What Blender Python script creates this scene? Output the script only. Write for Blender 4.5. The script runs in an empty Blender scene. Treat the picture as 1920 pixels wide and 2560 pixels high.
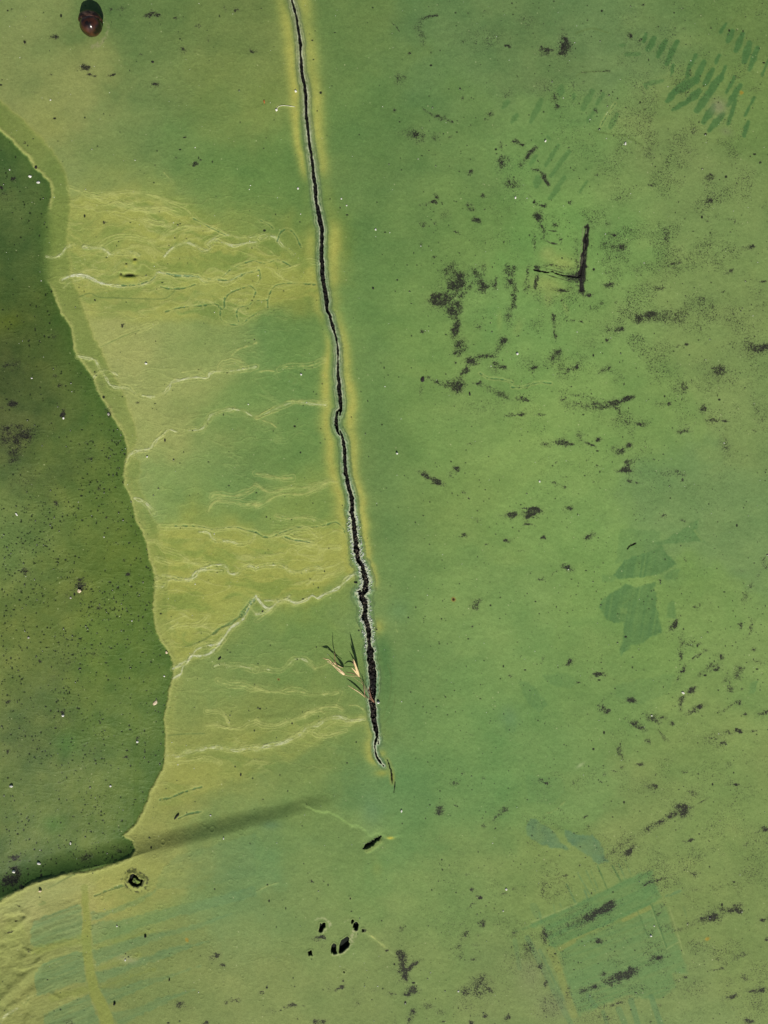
import bpy, bmesh, math, random
import numpy as np
from mathutils import Vector, Matrix

scene = bpy.context.scene
S = 0.0003125            # metres per photo pixel (the floor patch is 0.6 x 0.8 m)
CX, CY = 960.0, 1280.0

# ---------------------------------------------------------------- camera, sky, sun
FOV = math.radians(60)
CAM_H = 1280 * S / math.tan(FOV / 2)
cd = bpy.data.cameras.new("camera")
cd.sensor_fit = 'VERTICAL'; cd.angle = FOV
cd.clip_start = 0.005; cd.clip_end = 400
cam = bpy.data.objects.new("camera", cd)
cam.location = (0, 0, CAM_H)
scene.collection.objects.link(cam)
scene.camera = cam

SUN_EL = math.radians(41)
SH_X, SH_Y = -0.19, 1.0                 # direction the shadows fall (world x, y)
_l = math.hypot(SH_X, SH_Y); SH_X /= _l; SH_Y /= _l
sun_from = Vector((-SH_X * math.cos(SUN_EL), -SH_Y * math.cos(SUN_EL), math.sin(SUN_EL)))
sd_ = bpy.data.lights.new("sun", 'SUN')
sd_.energy = 4.4; sd_.angle = math.radians(0.5); sd_.color = (1.0, 0.95, 0.87)
sun = bpy.data.objects.new("sun", sd_)
sun.rotation_euler = sun_from.to_track_quat('Z', 'Y').to_euler()
sun.location = sun_from * 3
scene.collection.objects.link(sun)
w = bpy.data.worlds.new("World"); scene.world = w; w.use_nodes = True
nt = w.node_tree; nt.nodes.clear()
sky = nt.nodes.new('ShaderNodeTexSky'); sky.sky_type = 'NISHITA'; sky.sun_disc = False
sky.sun_elevation = SUN_EL
sky.sun_rotation = math.atan2(sun_from.x, sun_from.y)
bg = nt.nodes.new('ShaderNodeBackground'); bg.inputs[1].default_value = 0.05
wo = nt.nodes.new('ShaderNodeOutputWorld')
nt.links.new(sky.outputs[0], bg.inputs[0]); nt.links.new(bg.outputs[0], wo.inputs[0])
scene.view_settings.view_transform = 'Standard'; scene.view_settings.look = 'None'
scene.view_settings.gamma = 1; scene.view_settings.exposure = 0

random.seed(7); rng = np.random.default_rng(11)
C = scene.collection

# ---------------------------------------------------------------- the floor: grid
STEP = 1.25
def axis(lo, hi):
    a = list(np.arange(lo, hi + STEP, STEP))
    d = STEP; up = [];  v = a[-1]
    while v < 26000: d *= 1.13; v += d; up.append(v)
    d = STEP; dn = []; v = a[0]
    while v > -25000: d *= 1.13; v -= d; dn.append(v)
    return np.array(dn[::-1] + a + up, dtype=np.float32)
xs = axis(-50, 1970); ys = axis(-50, 2610)
NX, NY = len(xs), len(ys)
X, Y = np.meshgrid(xs, ys)

_tabs = {}
def vn(x, y, sc, seed=0, sy=None):
    """value noise 0..1"""
    sy = sy or sc
    if seed not in _tabs: _tabs[seed] = np.random.default_rng(1000 + seed).random((256, 256)).astype(np.float32)
    t = _tabs[seed]
    fx = x / sc + 31.7 * seed; fy = y / sy + 17.3 * seed
    ix = np.floor(fx); iy = np.floor(fy)
    u = fx - ix; v = fy - iy
    u = u * u * (3 - 2 * u); v = v * v * (3 - 2 * v)
    ix = ix.astype(np.int32) & 255; iy = iy.astype(np.int32) & 255
    jx = (ix + 1) & 255; jy = (iy + 1) & 255
    a = t[iy, ix]; b = t[iy, jx]; c = t[jy, ix]; d = t[jy, jx]
    return (a + (b - a) * u) * (1 - v) + (c + (d - c) * u) * v
def fbm(x, y, sc, seed=0, octs=4, sy=None, gain=0.5):
    sy = sy or sc
    r = 0; amp = 1; tot = 0
    for k in range(octs):
        a = 0.6 * (k + 1)
        ca, sa = math.cos(a), math.sin(a)
        if sy != sc: ca, sa = 1, 0
        r = r + amp * vn(x * ca - y * sa, x * sa + y * ca, sc, seed * 7 + k, sy)
        tot += amp; amp *= gain; sc /= 2.03; sy /= 2.03
    return r / tot
def ss(x, a, b):
    t = np.clip((x - a) / (b - a), 0, 1); return t * t * (3 - 2 * t)

W1 = fbm(X, Y, 90, 1, 4) - .5
W2 = fbm(X, Y, 90, 2, 4) - .5
F2 = (fbm(X, Y, 9, 4, 3) - .5)
CLP = fbm(X, Y, 13, 17, 3)
F1 = (fbm(X, Y, 11, 3, 3) - .5)                     # fine wobble
G1 = .55 * vn(X, Y, 5.2, 91) + .45 * vn(X, Y, 2.6, 92)   # speckle noise
G1 = np.clip((G1 - .5) * 1.75 + .5, 0, 1)
print('grid', NX, NY)

# ---------------------------------------------------------------- tracing helpers
def tile(ox, oy, k=2.592):
    return lambda pts: [(ox + p[0] / k, oy + p[1] / k) + tuple(q / k for q in p[2:]) for p in pts]
def ov(pts): return [(p[0] * 1.1573, p[1] * 1.1573) + tuple(p[2:]) for p in pts]
def win(x0, x1, y0, y1):
    return (slice(max(np.searchsorted(ys, y0) - 1, 0), np.searchsorted(ys, y1) + 1),
            slice(max(np.searchsorted(xs, x0) - 1, 0), np.searchsorted(xs, x1) + 1))
def seg_d(x, y, a, b):
    dx, dy = b[0] - a[0], b[1] - a[1]
    L = dx * dx + dy * dy + 1e-9
    t = np.clip(((x - a[0]) * dx + (y - a[1]) * dy) / L, 0, 1)
    return np.hypot(x - a[0] - t * dx, y - a[1] - t * dy), t
def smooth(pts, n=4):
    """Catmull-Rom through the points"""
    if len(pts) < 3: return pts
    P = [pts[0]] + list(pts) + [pts[-1]]; out = []
    for i in range(1, len(P) - 2):
        p0, p1, p2, p3 = (np.array(q, float) for q in P[i - 1:i + 3])
        for k in range(n):
            t = k / n
            out.append(tuple(.5 * ((2 * p1) + (-p0 + p2) * t + (2 * p0 - 5 * p1 + 4 * p2 - p3) * t * t + (-p0 + 3 * p1 - 3 * p2 + p3) * t ** 3)))
    out.append(tuple(pts[-1])); return out
def line_sd(pts, pad, wid=None):
    """signed distance to a polyline with half widths; returns window and array"""
    x0 = min(p[0] for p in pts) - pad; x1 = max(p[0] for p in pts) + pad
    y0 = min(p[1] for p in pts) - pad; y1 = max(p[1] for p in pts) + pad
    s = win(x0, x1, y0, y1)
    D = np.full(X[s].shape, 1e6, np.float32)
    oy, ox = s[0].start, s[1].start
    for a, b in zip(pts[:-1], pts[1:]):
        q = win(min(a[0], b[0]) - pad, max(a[0], b[0]) + pad, min(a[1], b[1]) - pad, max(a[1], b[1]) + pad)
        l = (slice(q[0].start - oy if q[0].start >= oy else 0, q[0].stop - oy), slice(q[1].start - ox if q[1].start >= ox else 0, q[1].stop - ox))
        xx = X[s][l]; yy = Y[s][l]
        d, t = seg_d(xx, yy, a, b)
        if wid is None: wa, wb = (a[2] / 2, b[2] / 2) if len(a) > 2 else (0, 0)
        else: wa = wb = wid / 2
        d = d - (wa + (wb - wa) * t)
        D[l] = np.minimum(D[l], d)
    return s, D
def poly_sd(pts, pad=30):
    x0 = min(p[0] for p in pts) - pad; x1 = max(p[0] for p in pts) + pad
    y0 = min(p[1] for p in pts) - pad; y1 = max(p[1] for p in pts) + pad
    s = win(x0, x1, y0, y1); x, y = X[s], Y[s]
    D = np.full(x.shape, 1e6, np.float32); ins = np.zeros(x.shape, bool)
    n = len(pts)
    for i in range(n):
        a, b = pts[i], pts[(i + 1) % n]
        D = np.minimum(D, seg_d(x, y, a, b)[0])
        if a[1] != b[1]:
            c = ((a[1] > y) != (b[1] > y)) & (x < (b[0] - a[0]) * (y - a[1]) / (b[1] - a[1]) + a[0])
            ins ^= c
    return s, np.where(ins, -D, D)

H = np.zeros(X.shape, np.float32)             # height in photo pixels
COL = np.zeros(X.shape + (3,), np.float32)    # display-referred colour 0..255, turned into albedo below
def lay(s, m, col, k=1.0):
    m = np.clip(m * k, 0, 1)[..., None]
    c = COL[s]; COL[s] = c + (np.array(col, np.float32) - c) * m

# ---------------------------------------------------------------- base paint colour
def field(ctrl, sig):
    P = np.array(ctrl, np.float32)
    px, py = P[:, 0] * 1.1573, P[:, 1] * 1.1573
    gx = np.arange(-120, 2050, 15, dtype=np.float32); gy = np.arange(-120, 2700, 15, dtype=np.float32)
    GX, GY = np.meshgrid(gx, gy)
    wts = np.exp(-((GX[..., None] - px) ** 2 + (GY[..., None] - py) ** 2) / (2 * sig * sig)) + 1e-9
    wts = wts / wts.sum(-1, keepdims=True)
    F = wts @ P[:, 2:]
    wx = np.clip((X + W1 * 190 - gx[0]) / 15, 0, len(gx) - 1.001); wy = np.clip((Y + W2 * 190 - gy[0]) / 15, 0, len(gy) - 1.001)
    ix = wx.astype(np.int32); iy = wy.astype(np.int32); u = (wx - ix)[..., None]; v = (wy - iy)[..., None]
    return (F[iy, ix] * (1 - u) + F[iy, ix + 1] * u) * (1 - v) + (F[iy + 1, ix] * (1 - u) + F[iy + 1, ix + 1] * u) * v
DRY = [(30,60,138,155,90),(300,40,108,135,74),(500,80,118,140,78),(120,160,145,155,88),(60,200,155,162,96),(350,200,118,142,80),(550,200,130,150,80),
 (450,330,105,138,74),(600,420,95,135,70),(250,330,130,150,85),(300,460,150,160,80),(500,450,112,142,72),(400,560,152,160,76),(200,560,148,158,80),(600,560,138,152,72),
 (300,750,155,162,92),(250,650,150,160,84),(450,700,130,150,80),(600,750,96,135,72),(400,850,140,155,86),(350,950,150,160,90),(500,900,115,145,78),(620,950,94,136,74),
 (500,1050,98,140,78),(400,1050,116,150,84),(600,1100,110,145,78),(450,1200,148,160,76),(650,1180,140,155,74),(400,1300,152,162,76),(600,1260,138,155,72),
 (650,1400,102,142,76),(500,1380,108,144,80),(450,1500,122,148,80),(550,1580,128,150,78),(450,1600,138,154,78),(400,1750,146,158,82),(600,1700,112,144,80),(700,1550,118,145,76),(350,1820,130,148,84),
 (750,100,106,138,76),(700,300,108,140,76),(800,300,100,136,76),(850,600,102,139,77),(820,900,100,136,78),(840,1100,98,134,78),(860,1300,102,138,80),(870,1450,98,134,77),(900,1600,104,140,80),(850,1700,100,138,86),
 (1000,100,102,138,82),(1150,80,104,134,80),(1300,60,106,138,86),(1450,40,112,140,84),(1620,30,106,134,76),(1500,300,122,146,88),(1600,200,114,142,80),(1550,500,118,144,86),(1000,300,104,139,78),(1200,300,108,144,82),(1000,500,106,142,78),(1200,500,108,150,82),
 (1350,430,116,148,86),(1300,700,116,152,86),(1100,700,108,148,84),(950,750,108,143,80),(1500,700,120,146,86),(1600,900,116,142,84),(1000,900,110,146,84),(1200,900,114,150,84),(1400,900,116,148,84),(1200,1100,112,148,84),(1500,1080,104,138,84),(1620,1100,106,138,84),(1000,1100,108,142,80),
 (1100,1300,110,145,84),(950,1300,106,142,82),(1250,1250,112,148,82),(1600,1400,118,148,84),(1450,1350,112,148,80),(1300,1500,112,146,82),(1100,1500,106,144,82),(1500,1600,118,146,82),(1600,1700,124,146,84),(1600,1950,130,146,86),(1200,1700,112,145,84),(1000,1600,104,142,82),
 (900,1750,106,142,82),(1000,1900,124,146,86),(900,2100,128,148,88),(1400,1750,126,146,86),(1400,2190,130,146,90),(1100,2150,128,144,88),(1200,1900,126,146,84),(600,2000,122,148,86),(600,2150,128,150,88),(750,1850,118,146,84),(520,1900,106,146,92),(480,1830,110,144,82),
 (400,2100,122,146,84),(300,2150,118,144,82),(200,1880,152,162,90),(330,1900,138,156,84),(60,1930,158,168,112),(60,2100,130,146,82),(20,2050,134,150,84),(150,2200,130,148,84),(30,2180,140,156,88)]
COL[:] = field(DRY, 78)
def corr(L, sig=230):
    return field([(x / 1.1573, y / 1.1573, a + 60, b + 60, c + 60) for x, y, a, b, c in L], sig) - 60
COL += corr([(1150,300,2,-2,3),(1000,1200,14,8,2),(1150,1500,18,13,9),(620,1650,8,-3,2),(300,700,8,8,16),(350,850,8,8,19),(700,2500,2,-6,0),(900,150,-6,-10,-3),(150,250,-12,-11,-1),(680,1195,16,5,5),
 (420,2480,11,1,4),(1700,1450,11,8,8),(1870,35,0,-2,0),(715,415,0,-4,0),(1250,800,12,8,6),(1500,1900,6,2,4),(400,1400,8,6,10),(1500,700,6,4,4),(1800,2400,-5,0,0),(1500,2200,-3,1,0),(1100,2350,-4,1,0)])
mot = (fbm(X, Y, 60, 5, 5) - .5); mot2 = (fbm(X, Y, 160, 6, 4) - .5)
streaky = fbm(X + W1 * 120, Y + W2 * 60, 90, 8, 4, sy=46) - .5
COL += (mot * 17)[..., None] * np.array([1.0, .8, .6], np.float32) + (mot2 * 10)[..., None] * np.array([1.0, .35, .4], np.float32) + (streaky * 12)[..., None] * np.array([1.1, .8, .5], np.float32)

T00, T10, T20 = tile(0, 0), tile(640, 0), tile(1280, 0)
T01, T11, T21 = tile(0, 640), tile(640, 640), tile(1280, 640)
T02, T12, T22 = tile(0, 1280), tile(640, 1280), tile(1280, 1280)
T03, T13, T23 = tile(0, 1920), tile(640, 1920), tile(1280, 1920)

# ---------------------------------------------------------------- crack geometry (full-resolution pixels, x y width)
crackA = (T10([(180,-400,14),(215,-150,14),(232,0,14),(245,50,16),(262,110,14),(272,180,16),(283,250,20),(290,290,20),(288,340,16),(292,400,18),(296,460,18),(305,510,18),(316,560,20),(322,620,22),(323,700,18),(327,760,18),(336,830,20),(342,890,20),(350,960,20),(360,1020,20),(368,1080,20),(372,1140,20),(382,1190,22),(385,1260,24),(390,1310,22),(402,1360,24),(412,1420,30),(425,1470,28),(425,1530,26),(424,1590,26)])
 + T11([(422,0,24),(427,60,28),(430,130,26),(440,190,26),(450,240,26),(458,300,28),(460,350,20),(478,380,22),(490,430,24),(505,480,16),(518,520,14),(528,580,10),(530,620,12),(530,700,15),(530,760,18),(537,820,22),(540,880,26),(547,940,22),(548,1000,14),(543,1030,7)]))
crackB = T11([(541,985,5),(526,1010,14),(518,1050,20),(520,1090,20),(526,1130,15),(545,1168,3)])
crackC = (T11([(545,1130,5),(556,1160,15),(568,1210,26),(573,1270,22),(575,1340,25),(582,1410,26),(595,1470,24),(608,1520,26),(622,1570,26),(622,1620,26)])
 + T12([(620,0,28),(632,60,26),(635,130,28),(645,180,30),(652,240,34),(660,310,32),(690,350,36),(700,400,38),(712,450,42),(708,500,36),(690,540,26),(700,575,38),(710,620,34),(705,680,34),(722,730,30),(728,790,26),(733,850,30),(742,910,44),(745,960,36),(757,1030,48),(760,1100,46),(755,1160,46),(750,1220,40),(760,1280,40),(762,1320,36),(768,1370,28),(780,1420,24),(784,1455,16),(770,1500,11),(772,1550,11),(785,1590,15),(805,1620,12),(828,1645,4)]))
crackC2 = T12([(784,1440,8),(796,1470,7),(792,1500,4)])
crackC3 = T12([(690,540,14),(672,520,26),(680,555,28),(690,585,16)])
crackD = T12([(850,1602,3),(862,1630,8),(868,1659,9)]) + T13([(873,5,9),(878,40,9),(880,70,7),(883,97,2)])
crackE = T13([(901,86,3),(898,120,5),(893,158,2)])
full = crackA + crackC
cyy = np.array([p[1] for p in full]); cxx = np.array([p[0] for p in full])
o = np.argsort(cyy); cyy, cxx = cyy[o], cxx[o]
XC = np.interp(ys, cyy, cxx).astype(np.float32)[:, None]
dX = X - XC + W1 * 16                           # offset from the crack, px
def tab(t):                                     # piecewise table of y -> value
    t = sorted(t); return np.interp(ys, [a[0] for a in t], [a[1] for a in t]).astype(np.float32)[:, None]

# right-hand darker strip beside the crack
k = tab([(0,.05),(400,.2),(700,.35),(1000,.7),(1450,.65),(1560,.25),(1700,.6),(1900,.35),(2000,0)])
lay(np.s_[:, :], np.exp(-((dX - 95) / 42) ** 2) * k, (88, 126, 74), .42)
k = tab([(1400,0),(1560,.0),(1625,1),(1700,.7),(1900,.0)])
lay(np.s_[:, :], np.exp(-((dX - 34) / 22) ** 2) * k, (66, 112, 62), .6)
# yellow bands either side
cR = tab([(0,28),(230,27),(420,28),(590,30),(660,30),(740,26),(850,20),(1000,25),(1200,24),(1280,22),(1400,26),(1480,24)])
kR = tab([(-400,.8),(0,.8),(60,.6),(300,.9),(420,.75),(450,.2),(540,.25),(580,.9),(690,.85),(720,.4),(770,.35),(830,.7),(1000,1),(1150,.85),(1300,1),(1460,.9),(1485,0)])
wR = tab([(0,19),(300,17),(600,15),(860,12),(1000,16),(1300,12),(1480,8)])
n = fbm(X, Y, 22, 12, 3)
e = dX - cR
lay(np.s_[:, :], np.where(e > 0, np.exp(-(e / (wR * 1.15)) ** 2), np.exp(-(e / (wR * 1.0)) ** 2)) * kR * (.75 + .4 * n), (180, 180, 96), .95)
cL = tab([(0,-26),(230,-26),(420,-26),(660,-24),(850,-20),(1000,-34),(1150,-34),(1300,-24),(1430,-32),(1800,-12),(1900,-18)])
kL = tab([(-400,.8),(0,.5),(60,.9),(380,1),(430,.7),(460,.1),(560,.1),(600,.7),(770,.7),(820,.1),(850,.6),(900,1),(1250,.95),(1400,.9),(1430,.7),(1460,0),(1760,0),(1820,.6),(1900,.8),(1925,0)])
wL = tab([(0,20),(300,16),(430,12),(640,16),(860,9),(1000,20),(1250,16),(1400,18),(1800,14)])
e = -(dX - cL)
lay(np.s_[:, :], np.where(e > 0, np.exp(-(e / wL) ** 2), np.exp(-(e / (wL * .7)) ** 2)) * kL * (.75 + .4 * n), (178, 178, 94), .92)

# ---------------------------------------------------------------- yellow wash areas left of the crack
flow = 1 - ss(np.abs(fbm(X + W1 * 60, Y + W2 * 70, 230, 21, 4, sy=34) - .5), .0, .032)
flow2 = 1 - ss(np.abs(fbm(X + W1 * 90, Y + W2 * 90, 150, 23, 4, sy=26) - .5), .0, .022)
zoneM = np.zeros(X.shape, np.float32)
for pts, kk in ((ov([(140,430),(260,412),(330,420),(400,440),(450,478),(520,500),(600,510),(640,545),(690,560),(690,640),(600,655),(520,690),(430,690),(300,690),(190,690),(150,560)]), .8),
               (ov([(320,1135),(440,1142),(560,1160),(640,1150),(735,1128),(752,1170),(760,1238),(690,1275),(540,1300),(520,1340),(440,1400),(380,1435),(340,1380),(330,1250)]), .9),
               (ov([(360,1620),(480,1600),(600,1560),(700,1540),(800,1550),(700,1600),(600,1660),(500,1690),(350,1760),(310,1780),(350,1700)]), .5),
               (ov([(190,1860),(330,1850),(400,1880),(300,1960),(220,1970)]), .35)):
    s, D = poly_sd(pts, 80)
    m = ss(-(D + W1[s] * 30 + W2[s] * 20), -16, 16) * kk
    zoneM[s] = np.maximum(zoneM[s], m)
nn = fbm(X + W2 * 80, Y + W1 * 80, 120, 25, 5, sy=30)
lay(np.s_[:, :], zoneM * (.15 + 1.0 * ss(nn, .3, .7)), (166, 171, 90), .72)
lay(np.s_[:, :], zoneM * ss(nn, .54, .36), (116, 142, 68), .5)
left = ss(-(X - XC), 40, 120) * ss(Y, 420, 520) * ss(-Y, -2080, -1950)
lay(np.s_[:, :], left * flow * (.16 + .5 * zoneM), (182, 186, 120), .8)
flow3 = 1 - ss(np.abs(fbm(X + W2 * 70 + F1 * 12, Y + W1 * 60, 110, 27, 4, sy=22) - .5), .0, .016)
lay(np.s_[:, :], left * flow3 * (.12 + .45 * zoneM) * ss(fbm(X, Y, 90, 28, 2), .4, .6), (192, 194, 136), .8)
lay(np.s_[:, :], left * flow2 * (.1 + .4 * zoneM), (112, 134, 64), .6)
H += left * flow * .35

# ---------------------------------------------------------------- damp, darker area and its tide lines
shore = (T00([(0,850),(60,900),(120,965),(180,1020),(215,1080),(270,1130),(310,1170),(328,1220),(330,1270),(315,1335),(305,1400),(298,1500),(298,1600)])
 + T01([(300,60),(300,150),(345,240),(390,370),(450,450),(470,520),(475,600),(500,650),(540,710),(600,780),(620,860),(660,930),(720,1030),(770,1110),(800,1180),(820,1250),(810,1330),(790,1420),(800,1480),(840,1560),(860,1640)])
 + T02([(868,40),(900,100),(945,190),(960,300),(985,370),(1000,440),(990,550),(985,650),(1000,750),(1030,830),(1080,900),(1110,960),(1116,1020),(1112,1080),(1090,1150),(1075,1250),(1055,1340),(1065,1430),(1065,1550)])
 + T03([(1050,0),(1000,90),(960,170),(940,240),(900,310),(875,370),(785,452),(845,488),(867,530),(845,575),(740,620),(600,665),(500,680),(420,690),(350,710),(280,720),(200,750),(100,800),(0,860)]))
shoreP = [(-3000, 200)] + [(-60, 290)] + shore + [(-60, 2275), (-3000, 2700)]
mid = (T00([(0,650),(80,720),(150,770),(220,850),(280,910),(340,980),(390,1060),(430,1150),(445,1250),(452,1350),(442,1450),(430,1550)])
 + T01([(440,0),(452,30),(450,100),(480,180),(530,300),(570,420),(610,530),(650,600),(690,690),(740,790),(790,870),(830,980),(870,1090),(885,1200),(830,1290),(900,1330),(905,1400),(880,1450),(920,1540),(960,1640)])
 + T02([(980,40),(1040,100),(1020,150),(1040,230),(1080,320),(1085,420),(1085,560),(1080,700),(1120,740),(1100,840),(1130,900),(1150,1000)])
 + T02([(1140,1120),(1115,1250),(1110,1400),(1095,1550)]))
midP = [(-3000, 100), (-60, 235)] + mid + T03([(1010,100),(900,330),(600,560)]) + [(-60, 2200), (-3000, 2200)]
s, D = poly_sd(midP, 60)
D = D + F1[s] * 9
mm = ss(-D, -2.5, 2.5)
kmid = np.interp(ys[s[0]], [0, 900, 1100, 1500, 1700, 2600], [1, .85, .6, .55, .3, .3])[:, None]
lay(s, mm * kmid * (.7 + .5 * fbm(X[s], Y[s], 50, 31, 3)), (108, 130, 62), .72)
band = np.exp(-(D / 5) ** 2) * .4 * kmid
lay(s, band, (168, 172, 98))
s, D = poly_sd(shoreP, 60)
kled = np.interp(ys[s[0]], [0, 2080, 2130, 3000], [1, 1, 1.6, 1.6])[:, None]
Dw = D + F1[s] * 6 + (fbm(X[s], Y[s], 5, 33, 2) - .5) * 2
sft = np.interp(ys[s[0]], [0, 505, 545, 690, 720, 3000], [3.4, 3.4, 26, 26, 3.4, 3.4])[:, None]
wetm = ss(-Dw, -sft, sft)
WET = [(40,380,74,104,52),(60,550,70,100,48),(60,700,76,104,42),(150,860,76,112,46),(30,800,66,88,40),(150,1000,80,112,46),(40,950,66,88,46),(50,1150,92,124,64),(200,1250,86,116,44),
 (80,1300,90,116,52),(250,1400,80,116,46),(80,1450,92,118,56),(250,1550,80,114,48),(100,1600,82,110,60),(280,1650,82,116,52),(80,1750,94,122,62),(200,1750,90,118,54),(30,1900,70,100,54)]
wc = (field(WET, 90) + corr([(100,1300,20,9,13),(265,1415,14,4,6),(115,815,5,-6,5),(60,600,8,2,6),(100,1900,14,5,8)]))[s]
nz = fbm(X[s], Y[s], 40, 35, 5) - .5
wc = wc + (nz * 34)[..., None] * np.array([1.1, .8, .5])
edge = np.exp(-np.clip(-Dw, 0, 400) / 28)
wc = wc * (1 - .42 * edge[..., None]) + np.array((58, 96, 34)) * (.42 * edge[..., None])
COL[s] = COL[s] * (1 - wetm[..., None]) + wc * wetm[..., None]
rim = np.exp(-((Dw - 4) / 4.5) ** 2) * np.interp(ys[s[0]], [0, 505, 540, 695, 720, 3000], [1, 1, 0, 0, 1, 1])[:, None]
lay(s, rim * (.5 + .8 * fbm(X[s], Y[s], 30, 36, 3)), (170, 176, 108), .85)
H[s] += rim * 1.1
rim2 = np.exp(-((Dw - 12) / 16) ** 2) * ss(Y[s], 1000, 1200) * (1 - wetm)
lay(s, rim2 * (.4 + .6 * G1[s]), (162, 168, 96), .6)
WETM = np.zeros(X.shape, np.float32); WETM[s] = wetm
H -= 2.0 * WETM
# deeper tone beside the lower step: the ledge's shade painted into the colour
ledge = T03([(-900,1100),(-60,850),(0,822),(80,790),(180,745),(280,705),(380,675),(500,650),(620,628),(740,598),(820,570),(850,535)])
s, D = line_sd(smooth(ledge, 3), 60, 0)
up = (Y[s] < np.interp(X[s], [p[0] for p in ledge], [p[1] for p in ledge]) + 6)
lay(s, np.exp(-(D / 22) ** 2) * up * WETM[s], (58, 92, 38), .5)

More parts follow.
